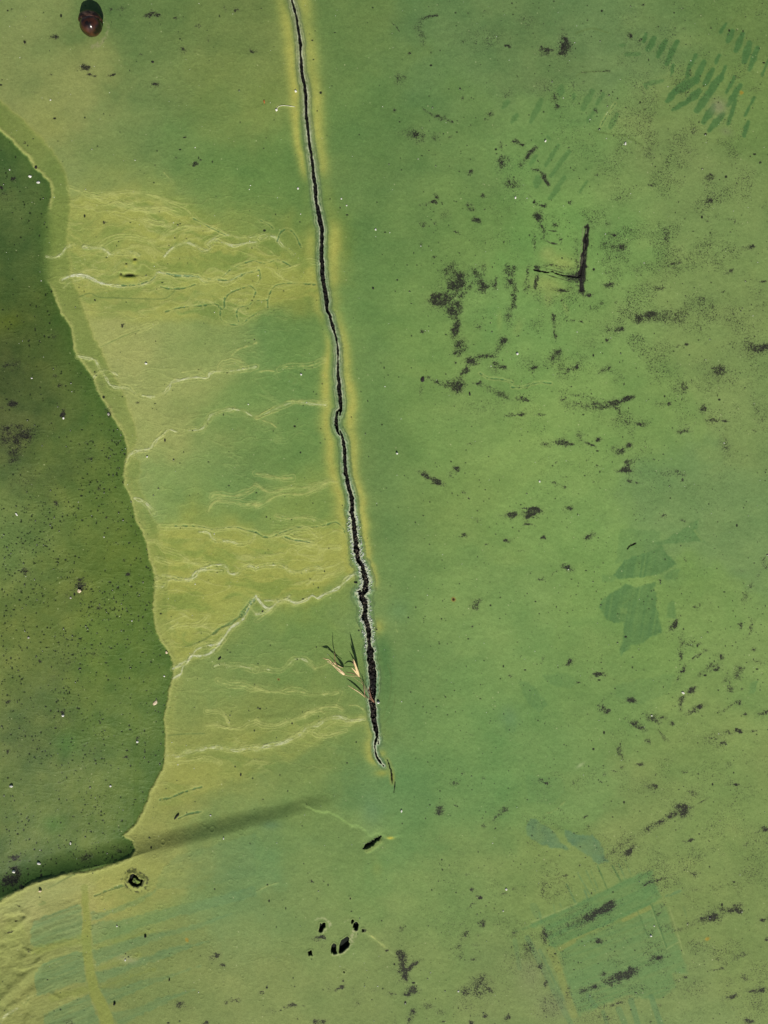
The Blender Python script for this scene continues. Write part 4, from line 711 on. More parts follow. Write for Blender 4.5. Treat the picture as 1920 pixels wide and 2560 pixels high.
for p in ([(1345,664),(1375,672),(1410,682)],[(1368,686),(1395,694),(1430,704)],[(1421,716),(1432,719),(1448,714)],[(1370,574),(1384,578),(1392,576)],[(1360,600),(1380,608),(1400,612),(1405,604)]):
    s, D = line_sd(p, 8, 1.4); D = D + F1[s] * 3; lay(s, ss(-D, -.8, .8), (52, 54, 40), .8); H[s] -= ss(-D, -1, 1) * .8
groove(T22([(752,240,3),(765,222,6),(785,212,7),(800,205,6),(808,200,3)]), 3, rag=1.5)
groove(T11([(1130,1478,3),(1160,1470,4),(1190,1478,3)]), 2, rag=1)
# slot-like gouge with bright lower lip
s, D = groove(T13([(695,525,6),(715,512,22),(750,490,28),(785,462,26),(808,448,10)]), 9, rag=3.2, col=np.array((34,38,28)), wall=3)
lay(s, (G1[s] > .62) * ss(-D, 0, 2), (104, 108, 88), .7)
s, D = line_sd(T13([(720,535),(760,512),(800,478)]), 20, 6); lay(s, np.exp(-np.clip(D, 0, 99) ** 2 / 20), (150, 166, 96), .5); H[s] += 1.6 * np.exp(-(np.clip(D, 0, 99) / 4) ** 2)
bump(T13, [(700,500),(735,465),(790,435)], -2.0, 12)
# holes where the coating has broken through
HK = tile(740, 2240, 8.295)
for pts in ([(500,560),(540,590),(555,560),(605,555),(610,640),(570,670),(540,745),(500,760),(465,730),(490,640)],[(1180,485),(1205,520),(1180,560),(1165,580),(1145,560),(1145,510)],[(1240,540),(1265,550),(1300,600),(1290,650),(1275,710),(1240,730),(1190,690),(1215,680),(1180,655),(1190,580)],
            [(1060,845),(1095,870),(1090,960),(1118,990),(1090,1060),(1040,1100),(960,1170),(905,1195),(885,1170),(900,1030),(945,920)],[(780,985),(830,1010),(830,1130),(860,1190),(830,1205),(780,1218),(750,1160),(735,1190),(722,1130),(740,1030)],
            [(245,1155),(275,1155),(300,1130),(322,1135),(328,1200),(340,1240),(295,1220),(262,1250)],[(1370,700),(1400,700),(1405,740),(1370,750)],[(1115,30),(1135,40),(1125,66)],[(985,1570),(1010,1580),(1000,1600),(980,1590)]):
    s, D = poly_sd(HK(pts), 16); D = D + F1[s] * 1.4
    H[s] -= 11 * ss(-D, -.3, 1.6); lay(s, ss(-D, -.9, .5), (16, 26, 15)); H[s] += .9 * np.exp(-((D - 2.5) / 2) ** 2)
    lay(s, np.exp(-((D - 1.8) / 1.3) ** 2), (150, 158, 112), .3)
# popped blister near the ledge
K4 = tile(0, 2050, 3.95)
hole = K4([(1290,540),(1320,525),(1350,545),(1380,580),(1412,590),(1395,640),(1350,660),(1300,645),(1262,600)])
s, D = poly_sd(hole, 24); D = D + F1[s] * 3
H[s] += 3.2 * np.exp(-((D - 3) / 5) ** 2); H[s] -= 10 * ss(-D, -.3, 2); lay(s, ss(-D, -1.2, .6), (18, 22, 14))
lay(s, np.exp(-((D - 12) / 3) ** 2) * (G1[s] > .5), (62, 66, 40), .8); lay(s, np.exp(-((D - 3) / 2) ** 2) * (G1[s] > .5), (60, 62, 44), .7)
s, D = poly_sd(K4([(1310,565),(1335,570),(1350,590),(1385,600),(1385,630),(1345,648),(1310,635),(1290,610)]), 8); D = D + F1[s] * 3
H[s] += 7.5 * ss(-D, -1, 2.5) + (G1[s] - .5) * 2 * ss(-D, 0, 2); lay(s, ss(-D, -.6, 1.2) * (.5 + .5 * (G1[s] > .35)), (140, 164, 84), .9)
# chips of flaked coating near the rocky corner
for p, c in (([(165,848,2),(185,853,10),(207,856,2)], 0),([(125,1000,3),(155,1003,12),(188,995,2)], 0),([(70,1125,3),(100,1118,7),(135,1100,2)], 0)):
    P = K4(p); groove([(a, b, d) for a, b, d in P], 3, rag=2)
P = K4([(490,672,3),(560,635,3),(640,590,4),(700,560,2)]); s, D = line_sd(P, 8); lay(s, ss(-(D + F1[s] * 3), -1, 1), (86, 92, 56), .6)

# main crack
SD = np.full(X.shape, 60., np.float32)
crackC = [(p[0], p[1], p[2] * (1.04 if 1300 < p[1] < 1830 else 1)) for p in crackC]
for cr in (crackA, crackB, crackC, crackC2, crackC3):
    s, D = line_sd(cr, 58); SD[s] = np.minimum(SD[s], D)
s = win(680, 1060, -400, 1960)
rag = np.interp(ys[s[0]], [0, 1200, 1380, 1650, 1700, 1930], [.55, .6, 1.25, 1.2, .9, .6])[:, None]
D = SD[s] + (F1[s] * 6 + (vn(X[s], Y[s], 4.2, 98) - .5) * 2.6 + (fbm(X[s], Y[s], 26, 88, 3) - .5) * 2.5) * rag + .4
rough = np.interp(ys[s[0]], [0, 400, 1100, 1380, 1560, 1650, 1850, 1930], [.35, .4, .4, 1.2, 1.1, .5, .7, .5])[:, None]
crumb = .6 * vn(X[s], Y[s], 6.5, 99) + .4 * vn(X[s], Y[s], 3.2, 94); cr2 = vn(X[s], Y[s], 2.3, 96)
rimw = np.interp(ys[s[0]], [0, 300, 640, 800, 1000, 1150, 1400, 1500, 1600, 1750, 1930], [4, 5, 5, 3.5, 5, 5, 7, 9, 5.5, 4, 3])[:, None]
teal_h = np.exp(-(np.clip(D - 3, 0, 99) / (rimw * 1.5)) ** 2)
lay(s, teal_h * np.interp(ys[s[0]], [0, 380, 450, 1100, 1930], [.35, .5, .9, .9, .9])[:, None], (92, 126, 90), .8)
lay(s, np.exp(-((D - rimw * 1.7 - 2) / 1.8) ** 2) * (.4 + .6 * crumb), (74, 96, 62), .6)
greyb = np.interp(ys[s[0]], [-100, 0, 400, 600, 900, 1000, 1100], [.8, .9, .7, .2, .6, .5, 0])[:, None]
lay(s, np.exp(-(np.clip(D - 2, 0, 99) / 8) ** 2) * greyb * (.5 + .6 * crumb), (148, 146, 120), .7)
rimm = np.exp(-(np.clip(D - 1.2, 0, 99) / rimw) ** 2)
sp = ss(crumb * .55 + cr2 * .45 + rimm * .3, .58, .74)
lay(s, rimm * sp * np.clip(rough, 0, 1), (206, 212, 190), .9)
lay(s, rimm * ss(-(crumb + rimm * .05), -.34, -.2) * rough, (44, 66, 44), .75)
lay(s, np.exp(-((D - rimw * 1.0) / 2.2) ** 2) * ss(cr2, .4, .7) * np.interp(ys[s[0]], [0, 1100, 1300, 1700, 1930], [0, .3, .8, .8, .5])[:, None], (98, 146, 120), .6)
line = np.exp(-((D - 1.4) / 1.0) ** 2) * ss(fbm(X[s], Y[s], 16, 78, 2), .35, .55)
lay(s, line, (206, 210, 188), .85)
lay(s, np.exp(-((D - 5.5 - 3 * fbm(X[s], Y[s], 30, 79, 2)) / .9) ** 2) * ss(fbm(X[s], Y[s], 20, 80, 2), .42, .6), (190, 196, 150), .55)
H[s] += rimm * (1.6 + (crumb - .4) * 2.4 * rough)
ins = ss(-D, -.2, 1.5)
floorN = (vn(X[s], Y[s], 5, 101) - .5) * 6 + (vn(X[s], Y[s], 2.6, 102) - .5) * 3
shallow = np.interp(ys[s[0]], [0, 1250, 1340, 1560, 1600, 1960], [16, 15, 11, 11, 13, 11])[:, None]
H[s] += -ins * (shallow + floorN * .8)
soil = np.array((9, 8, 7)) + (vn(X[s], Y[s], 3, 103) ** 3)[..., None] * np.array((60, 46, 38)) * np.interp(ys[s[0]], [0, 600, 1200, 1960], [.1, .2, .8, .8])[:, None, None]
mi = ss(-D, -.7, .8)[..., None]
COL[s] = COL[s] * (1 - mi) + soil * mi
groove(crackD, 8, rag=1.0); groove(crackE, 6, rag=.6)
s, D = line_sd(crackD, 20); lay(s, np.exp(-((D - 3) / 3) ** 2), (150, 156, 84), .4)

# ---------------------------------------------------------------- build the ground sheet
NAVG = COL[win(200, 1800, 200, 2300)].reshape(-1, 3).mean(0)
far = np.maximum(np.maximum(-X - 40, X - 1960), np.maximum(-Y - 40, Y - 2600))
fm = ss(far, 0, 900)[..., None]
COL[:] = COL * (1 - fm) + (np.array((118, 144, 82)) + (mot * 24 + mot2 * 20)[..., None] * np.array([1.0, .7, .5])) * fm
H *= 1 - ss(far, 400, 3000) * .8
grain = (rng.random(X.shape, dtype=np.float32) - .5)
COL += (grain * 9 + (vn(X, Y, 4, 104) - .5) * 7)[..., None] * np.array([1, 1, .9], np.float32)
c = np.clip(COL, 6, 235) / 255
lin = np.where(c < .04045, c / 12.92, ((c + .055) / 1.055) ** 2.4).astype(np.float32)
ALB = 1.0
GAIN = np.array([.895, .895, .77], np.float32) * ALB
lin = np.clip(lin * GAIN, .004, .8)

def make_ground():
    me = bpy.data.meshes.new("ground")
    nv = NX * NY
    co = np.empty((nv, 3), np.float32)
    co[:, 0] = ((X - CX) * S).ravel(); co[:, 1] = ((CY - Y) * S).ravel(); co[:, 2] = (H * S).ravel()
    me.vertices.add(nv); me.vertices.foreach_set('co', co.ravel())
    nf = (NX - 1) * (NY - 1)
    i = (np.arange(NY - 1, dtype=np.int32)[:, None] * NX + np.arange(NX - 1, dtype=np.int32)[None]).ravel()
    q = np.stack([i, i + NX, i + NX + 1, i + 1], 1).astype(np.int32)
    me.loops.add(nf * 4); me.loops.foreach_set('vertex_index', q.ravel())
    me.polygons.add(nf); me.polygons.foreach_set('loop_start', np.arange(0, nf * 4, 4, dtype=np.int32))
    me.polygons.foreach_set('use_smooth', np.ones(nf, bool))
    me.update(calc_edges=True)
    a = me.color_attributes.new('paint', 'FLOAT_COLOR', 'POINT')
    rgba = np.ones((nv, 4), np.float32); rgba[:, :3] = lin.reshape(-1, 3)
    a.data.foreach_set('color', rgba.ravel())
    d_ = me.attributes.new('soil', 'FLOAT', 'POINT'); d_.data.foreach_set('value', SOIL.astype(np.float32).ravel())
    b = me.attributes.new('damp', 'FLOAT', 'POINT'); b.data.foreach_set('value', WETM.ravel())
    return me
gm = make_ground()
ground = bpy.data.objects.new("ground", gm); C.objects.link(ground)
ground['kind'] = 'structure'; ground['label'] = 'green painted floor coating with a long black crack and pale water stains'

def ground_height(px, py):
    j = np.searchsorted(xs, px); i = np.searchsorted(ys, py)
    return float(H[i, j])

def mat(name, base=(.5, .5, .5), rough=.8, spec=.3):
    m = bpy.data.materials.new(name); m.use_nodes = True
    b = m.node_tree.nodes['Principled BSDF']
    b.inputs['Base Color'].default_value = (*base, 1); b.inputs['Roughness'].default_value = rough
    b.inputs['Specular IOR Level'].default_value = spec
    return m, m.node_tree, b
gmat, t, b = mat('painted floor', rough=.75, spec=.25)
N = t.nodes.new; L = t.links.new
at = N('ShaderNodeAttribute'); at.attribute_name = 'paint'
dm = N('ShaderNodeAttribute'); dm.attribute_name = 'damp'
tc = N('ShaderNodeTexCoord')
n1 = N('ShaderNodeTexNoise'); n1.inputs['Scale'].default_value = 1500; n1.inputs['Detail'].default_value = 3; n1.inputs['Roughness'].default_value = .7
n2 = N('ShaderNodeTexNoise'); n2.inputs['Scale'].default_value = 260; n2.inputs['Detail'].default_value = 5
for n in (n1, n2): L(tc.outputs['Object'], n.inputs['Vector'])
r1 = N('ShaderNodeMapRange'); r1.inputs[1].default_value = .3; r1.inputs[2].default_value = .7; r1.inputs[3].default_value = .85; r1.inputs[4].default_value = 1.15
L(n1.outputs['Fac'], r1.inputs[0])
r2 = N('ShaderNodeMapRange'); r2.inputs[1].default_value = .3; r2.inputs[2].default_value = .7; r2.inputs[3].default_value = .95; r2.inputs[4].default_value = 1.05
L(n2.outputs['Fac'], r2.inputs[0])
mu = N('ShaderNodeMath'); mu.operation = 'MULTIPLY'; L(r1.outputs[0], mu.inputs[0]); L(r2.outputs[0], mu.inputs[1])
vm = N('ShaderNodeVectorMath'); vm.operation = 'SCALE'; L(at.outputs['Color'], vm.inputs[0]); L(mu.outputs[0], vm.inputs['Scale'])
so = N('ShaderNodeAttribute'); so.attribute_name = 'soil'
def noise(sc, det, lo, hi, ro=.6):
    n = N('ShaderNodeTexNoise'); n.inputs['Scale'].default_value = sc; n.inputs['Detail'].default_value = det; n.inputs['Roughness'].default_value = ro
    L(tc.outputs['Object'], n.inputs['Vector']); r = N('ShaderNodeMapRange'); r.inputs[1].default_value = lo; r.inputs[2].default_value = hi; L(n.outputs['Fac'], r.inputs[0]); return r.outputs[0]
def math_(op, a, b_=None):
    m = N('ShaderNodeMath'); m.operation = op
    for i, v in enumerate((a, b_)):
        if v is None: continue
        if isinstance(v, (int, float)): m.inputs[i].default_value = v
        else: L(v, m.inputs[i])
    return m.outputs[0]
fine = math_('ADD', math_('MULTIPLY', noise(2300, 1, .36, .64), .6), math_('MULTIPLY', noise(800, 2, .38, .62), .4))
msk = N('ShaderNodeMapRange'); msk.interpolation_type = 'SMOOTHSTEP'
L(math_('SUBTRACT', math_('ADD', math_('MULTIPLY', so.outputs['Fac'], 1.0), fine), 1.0), msk.inputs[0]); msk.inputs[1].default_value = -.16; msk.inputs[2].default_value = .24
mask = math_('MULTIPLY', math_('MULTIPLY', msk.outputs[0], math_('MINIMUM', math_('MULTIPLY', so.outputs['Fac'], 9), 1)), .94)
mix = N('ShaderNodeMix'); mix.data_type = 'RGBA'; L(mask, mix.inputs[0]); L(vm.outputs[0], mix.inputs[6])
dc = N('ShaderNodeValToRGB'); dc.color_ramp.elements[0].color = (.004, .0036, .0036, 1); dc.color_ramp.elements[1].color = (.034, .029, .027, 1); dc.color_ramp.elements[0].position = .25; dc.color_ramp.elements[1].position = 1
L(noise(900, 3, .2, .8), dc.inputs[0]); L(dc.outputs[0], mix.inputs[7]); L(mix.outputs[2], b.inputs['Base Color'])
rr = N('ShaderNodeMapRange'); rr.inputs[3].default_value = .78; rr.inputs[4].default_value = .5; L(dm.outputs['Fac'], rr.inputs[0]); L(rr.outputs[0], b.inputs['Roughness'])
bp = N('ShaderNodeBump'); bp.inputs['Strength'].default_value = .5; bp.inputs['Distance'].default_value = .0004
L(n1.outputs['Fac'], bp.inputs['Height']); L(bp.outputs[0], b.inputs['Normal'])
gm.materials.append(gmat)

# ---------------------------------------------------------------- objects lying on the floor
def P3(px, py, h): return Vector(((px - CX) * S, (CY - py) * S, h * S))
def tag(o, label, cat, group=None):
    o['label'] = label; o['category'] = cat
    if group: o['group'] = group
def add(name, me, m, parent=None, loc=None):
    me.materials.append(m) if m and not me.materials else None
    o = bpy.data.objects.new(name, me); C.objects.link(o)
    if parent: o.parent = parent
    if loc is not None: o.location = loc
    return o
def bm_mesh(bm, name, smooth=True):
    me = bpy.data.meshes.new(name); bm.to_mesh(me); bm.free()
    if smooth: me.polygons.foreach_set('use_smooth', np.ones(len(me.polygons), bool))
    return me
def noisy_mat(name, c1, c2, scale, rough=.8, spec=.3, lo=.4, hi=.6):
    m, t, b = mat(name, rough=rough, spec=spec)
    tc = t.nodes.new('ShaderNodeTexCoord'); n = t.nodes.new('ShaderNodeTexNoise'); n.inputs['Scale'].default_value = scale; n.inputs['Detail'].default_value = 5
    cr = t.nodes.new('ShaderNodeValToRGB'); cr.color_ramp.elements[0].color = (*c1, 1); cr.color_ramp.elements[1].color = (*c2, 1)
    cr.color_ramp.elements[0].position = lo; cr.color_ramp.elements[1].position = hi
    t.links.new(tc.outputs['Object'], n.inputs['Vector']); t.links.new(n.outputs['Fac'], cr.inputs[0]); t.links.new(cr.outputs[0], b.inputs['Base Color'])
    bp = t.nodes.new('ShaderNodeBump'); bp.inputs['Strength'].default_value = .3; bp.inputs['Distance'].default_value = .0003
    t.links.new(n.outputs['Fac'], bp.inputs['Height']); t.links.new(bp.outputs[0], b.inputs['Normal'])
    return m
M = {
 'white': noisy_mat('pale stone', (.62, .6, .52), (.86, .85, .78), 900),
 'tan': noisy_mat('tan stone', (.5, .38, .24), (.78, .66, .46), 900),
 'grey': noisy_mat('grey stone', (.22, .2, .17), (.5, .48, .4), 1200),
 'dark': noisy_mat('dark bark', (.012, .011, .01), (.035, .03, .026), 1500, .75),
 'rust': noisy_mat('rusty crumb', (.25, .08, .02), (.5, .2, .05), 1500),
}
# --- the seed at the top edge
def seed():
    e = bpy.data.objects.new('seed', None); C.objects.link(e); e.empty_display_size = .01
    gx, gy = 234, 70
    e.location = P3(gx, gy, ground_height(gx, gy))
    tag(e, 'glossy dark brown two-lobed seed with a bright glint and long black shadow', 'seed')
    R = 29.0
    shell, t, b = mat('glossy brown shell', (.03, .012, .007), .24, .6)
    tc = t.nodes.new('ShaderNodeTexCoord'); n = t.nodes.new('ShaderNodeTexNoise'); n.inputs['Scale'].default_value = 160; n.inputs['Detail'].default_value = 5
    cr = t.nodes.new('ShaderNodeValToRGB'); cr.color_ramp.elements[0].color = (.006, .004, .003, 1); cr.color_ramp.elements[1].color = (.065, .022, .009, 1); cr.color_ramp.elements[0].position = .42; cr.color_ramp.elements[1].position = .68
    t.links.new(tc.outputs['Object'], n.inputs['Vector']); t.links.new(n.outputs['Fac'], cr.inputs[0]); t.links.new(cr.outputs[0], b.inputs['Base Color'])
    dusty = noisy_mat('dusty brown cap', (.01, .005, .004), (.075, .045, .032), 260, .45, .4, .45, .62)
    def lobe(name, cy, cz, rx, ry, rz, sub, m, ax=0, parent=e):
        bm = bmesh.new(); bmesh.ops.create_uvsphere(bm, u_segments=64, v_segments=40, radius=1)
        for v in bm.verts:
            x, y, z = v.co
            taper = 1 - .10 * (-y) if y < 0 else 1
            k = 1 + .012 * math.sin(9 * x + 3 * y) + .01 * math.sin(7 * z + 5 * x)
            v.co = Vector((x * rx * taper * k + ax, y * ry * k + cy, z * rz * k + cz)) * S
        return add(name, bm_mesh(bm, name), m, parent)
    lobe('kernel', -6, 25, 27, 25, 26, 0, shell)
    lobe('cap', 10, 25, 28.5, 20, 24.5, 0, dusty, -2)
    # seam ring between the two lobes
    bm = bmesh.new(); n_ = 64; vs = []
    for i in range(n_):
        a = i / n_ * 2 * math.pi
        for j in range(8):
            c = j / 8 * 2 * math.pi; rad = 1 + .035 * math.cos(c)
            vs.append(bm.verts.new(Vector((math.cos(a) * 28.2 * rad - 1, 7 + .9 * math.sin(c) + 1.5 * math.cos(a), math.sin(a) * 24.5 * rad + 24.5)) * S))
    for i in range(n_):
        for j in range(8):
            a, b_ = i * 8 + j, i * 8 + (j + 1) % 8; c_, d_ = ((i + 1) % n_) * 8 + (j + 1) % 8, ((i + 1) % n_) * 8 + j
            bm.faces.new((vs[a], vs[b_], vs[c_], vs[d_]))
    bmesh.ops.recalc_face_normals(bm, faces=bm.faces)
    add('seam', bm_mesh(bm, 'seam'), noisy_mat('reddish seam', (.02, .006, .004), (.07, .02, .01), 500, .4), e)
seed()

# --- the dry grass sprig growing out of the crack
GK = tile(780, 1540, 7.54)
def sprig():
    e = bpy.data.objects.new('dry_grass', None); C.objects.link(e)
    base = (932, 1752); e.location = P3(base[0], base[1], -8)
    tag(e, 'dry straw-coloured grass sprig growing from the lower crack with dark leaf shadows', 'grass sprig')
    O = e.location.copy()
    straw = noisy_mat('dry straw', (.52, .36, .15), (.8, .62, .34), 1400, .55, .4)
    brown = noisy_mat('brown stem', (.12, .05, .03), (.34, .18, .1), 1400, .6, .4)
    husk = noisy_mat('seed husk', (.58, .38, .17), (.88, .7, .42), 1800, .5, .4)
    for mm_ in (straw, husk):
        bb = mm_.node_tree.nodes['Principled BSDF']
        bb.inputs['Subsurface Weight'].default_value = 0
    def blade(name, pts, m, fold=.35, round_=False, parent=e, thick=.16):
        """pts: zoom x, zoom y, height px, width (zoom units); blade is a folded closed strip, stems are round"""
        Q = smooth([(p[0], p[1], p[2], p[3]) for p in pts], 5)
        C3 = [(P3(*GK([(q[0], q[1])])[0], q[2]) - O, max(q[3], 1.2) / 7.54 * S) for q in Q]
        bm = bmesh.new(); rings = []; ns = 8
        for i, (c_, wd) in enumerate(C3):
            a = C3[max(i - 1, 0)][0]; b_ = C3[min(i + 1, len(C3) - 1)][0]
            d = (b_ - a).normalized(); side = d.cross(Vector((0, 0, 1)))
            if side.length < 1e-3: side = Vector((1, 0, 0))
            side.normalize(); up = side.cross(d).normalized()
            r = []
            for j in range(ns):
                t_ = j / ns * 2 * math.pi
                x = math.cos(t_) * wd / 2; z = math.sin(t_) * wd / 2 * (1 if round_ else thick)
                if not round_: z += abs(x) * fold
                r.append(bm.verts.new(c_ + side * x + up * z))
            rings.append(r)
        for r0, r1 in zip(rings[:-1], rings[1:]):
            for j in range(ns): bm.faces.new((r0[j], r0[(j + 1) % ns], r1[(j + 1) % ns], r1[j]))
        bm.faces.new(rings[0][::-1]); bm.faces.new(rings[-1])
        bmesh.ops.recalc_face_normals(bm, faces=bm.faces)
        return add(name, bm_mesh(bm, name), m, parent)
    st = blade('stem', [(1165,1640,-9,14),(1120,1560,0,13),(1060,1430,6,10),(985,1290,11,9),(930,1190,14,9),(895,1120,16,9)], brown, round_=True)
    blade('side_stem', [(1150,1620,-6,13),(1090,1560,2,12),(1040,1530,4,11),(1000,1500,6,10)], brown, round_=True)
    blade('side_stem', [(1180,1640,-8,12),(1130,1550,2,12),(1105,1470,8,12),(1092,1400,12,10),(1080,1310,16,4)], brown, round_=True)
    blade('side_stem', [(895,1125,16,8),(850,1105,17,9),(790,1108,18,8),(680,1102,18,7),(620,1085,18,8)], straw, round_=True)
    blade('side_stem', [(985,1300,11,6),(930,1250,10,5),(860,1205,9,5),(800,1155,8,5),(745,1125,6,4)], straw, round_=True)
    blade('leaf_blade', [(895,1115,16,10),(868,1030,26,46),(842,930,36,42),(818,830,45,26),(795,742,53,3)], straw, thick=.7)
    blade('leaf_blade', [(870,1010,22,8),(830,940,26,22),(800,860,30,24),(775,790,33,4)], brown)
    blade('leaf_blade', [(900,1120,16,12),(850,1050,20,34),(805,990,26,24),(752,930,32,3)], husk, thick=.8)
    blade('leaf_blade', [(1000,1520,5,12),(900,1430,9,20),(790,1355,12,18),(672,1284,13,5)], straw, thick=1.9)
    blade('leaf_blade', [(995,1500,6,8),(992,1430,12,16),(988,1360,18,14),(980,1280,24,4)], brown)
    blade('leaf_blade', [(430,905,24,14),(340,800,23,20),(280,785,21,22),(213,765,19,4)], straw, thick=1.6)
    blade('leaf_blade', [(520,960,16,8),(465,880,22,14),(442,780,28,14),(446,620,34,4)], brown, thick=2.6)
    blade('leaf_blade', [(860,1100,17,8),(800,1060,22,16),(720,1040,22,14),(640,1035,16,4)], brown, thick=1.8)
    blade('leaf_blade', [(590,960,17,6),(480,900,20,16),(400,850,22,16),(288,822,24,3)], husk)
    for k, pts in enumerate(([(628,1088,16,10),(598,1062,17,50),(560,1018,19,48),(520,975,20,24),(420,905,24,9),(290,825,27,3)],
                             [(615,1090,15,8),(560,1055,13,28),(500,1010,12,20),(400,915,12,9),(300,830,14,3)])):
        blade('spikelet', pts, husk, fold=.4, thick=.85)
sprig()

# --- stones, chips, twigs
def stone_mesh(r, sx, sy, sz, seed_, sub=2, rough=.22):
    bm = bmesh.new(); bmesh.ops.create_icosphere(bm, subdivisions=sub, radius=1)
    rr_ = random.Random(seed_)
    ax = [(Vector((rr_.gauss(0, 1), rr_.gauss(0, 1), rr_.gauss(0, 1))).normalized(), rr_.uniform(.55, .85)) for _ in range(9)]
    for v in bm.verts:
        n = v.co.normalized(); k = 1.0
        for a, d in ax:                      # cut facets
            p = n.dot(a)
            if p > d: k = min(k, d / p)
        k *= 1 + rr_.uniform(-rough, rough) * .25
        v.co = Vector((n.x * sx, n.y * sy, n.z * sz)) * k * r * S
    me = bm_mesh(bm, 'stone', False)
    return me
def stone(name, f, cx, cy, r, m, label, cat, sx=1, sy=1, sz=.7, rot=0, group=None):
    (px, py), = f([(cx, cy)]); r = r / 2.592
    me = stone_mesh(r, sx, sy, sz, int(px * 7 + py))
    o = add(name, me, M[m]); o.location = P3(px, py, ground_height(px, py) + r * sz * .55); o.rotation_euler = (0, 0, math.radians(rot))
    tag(o, label, cat, group); return o
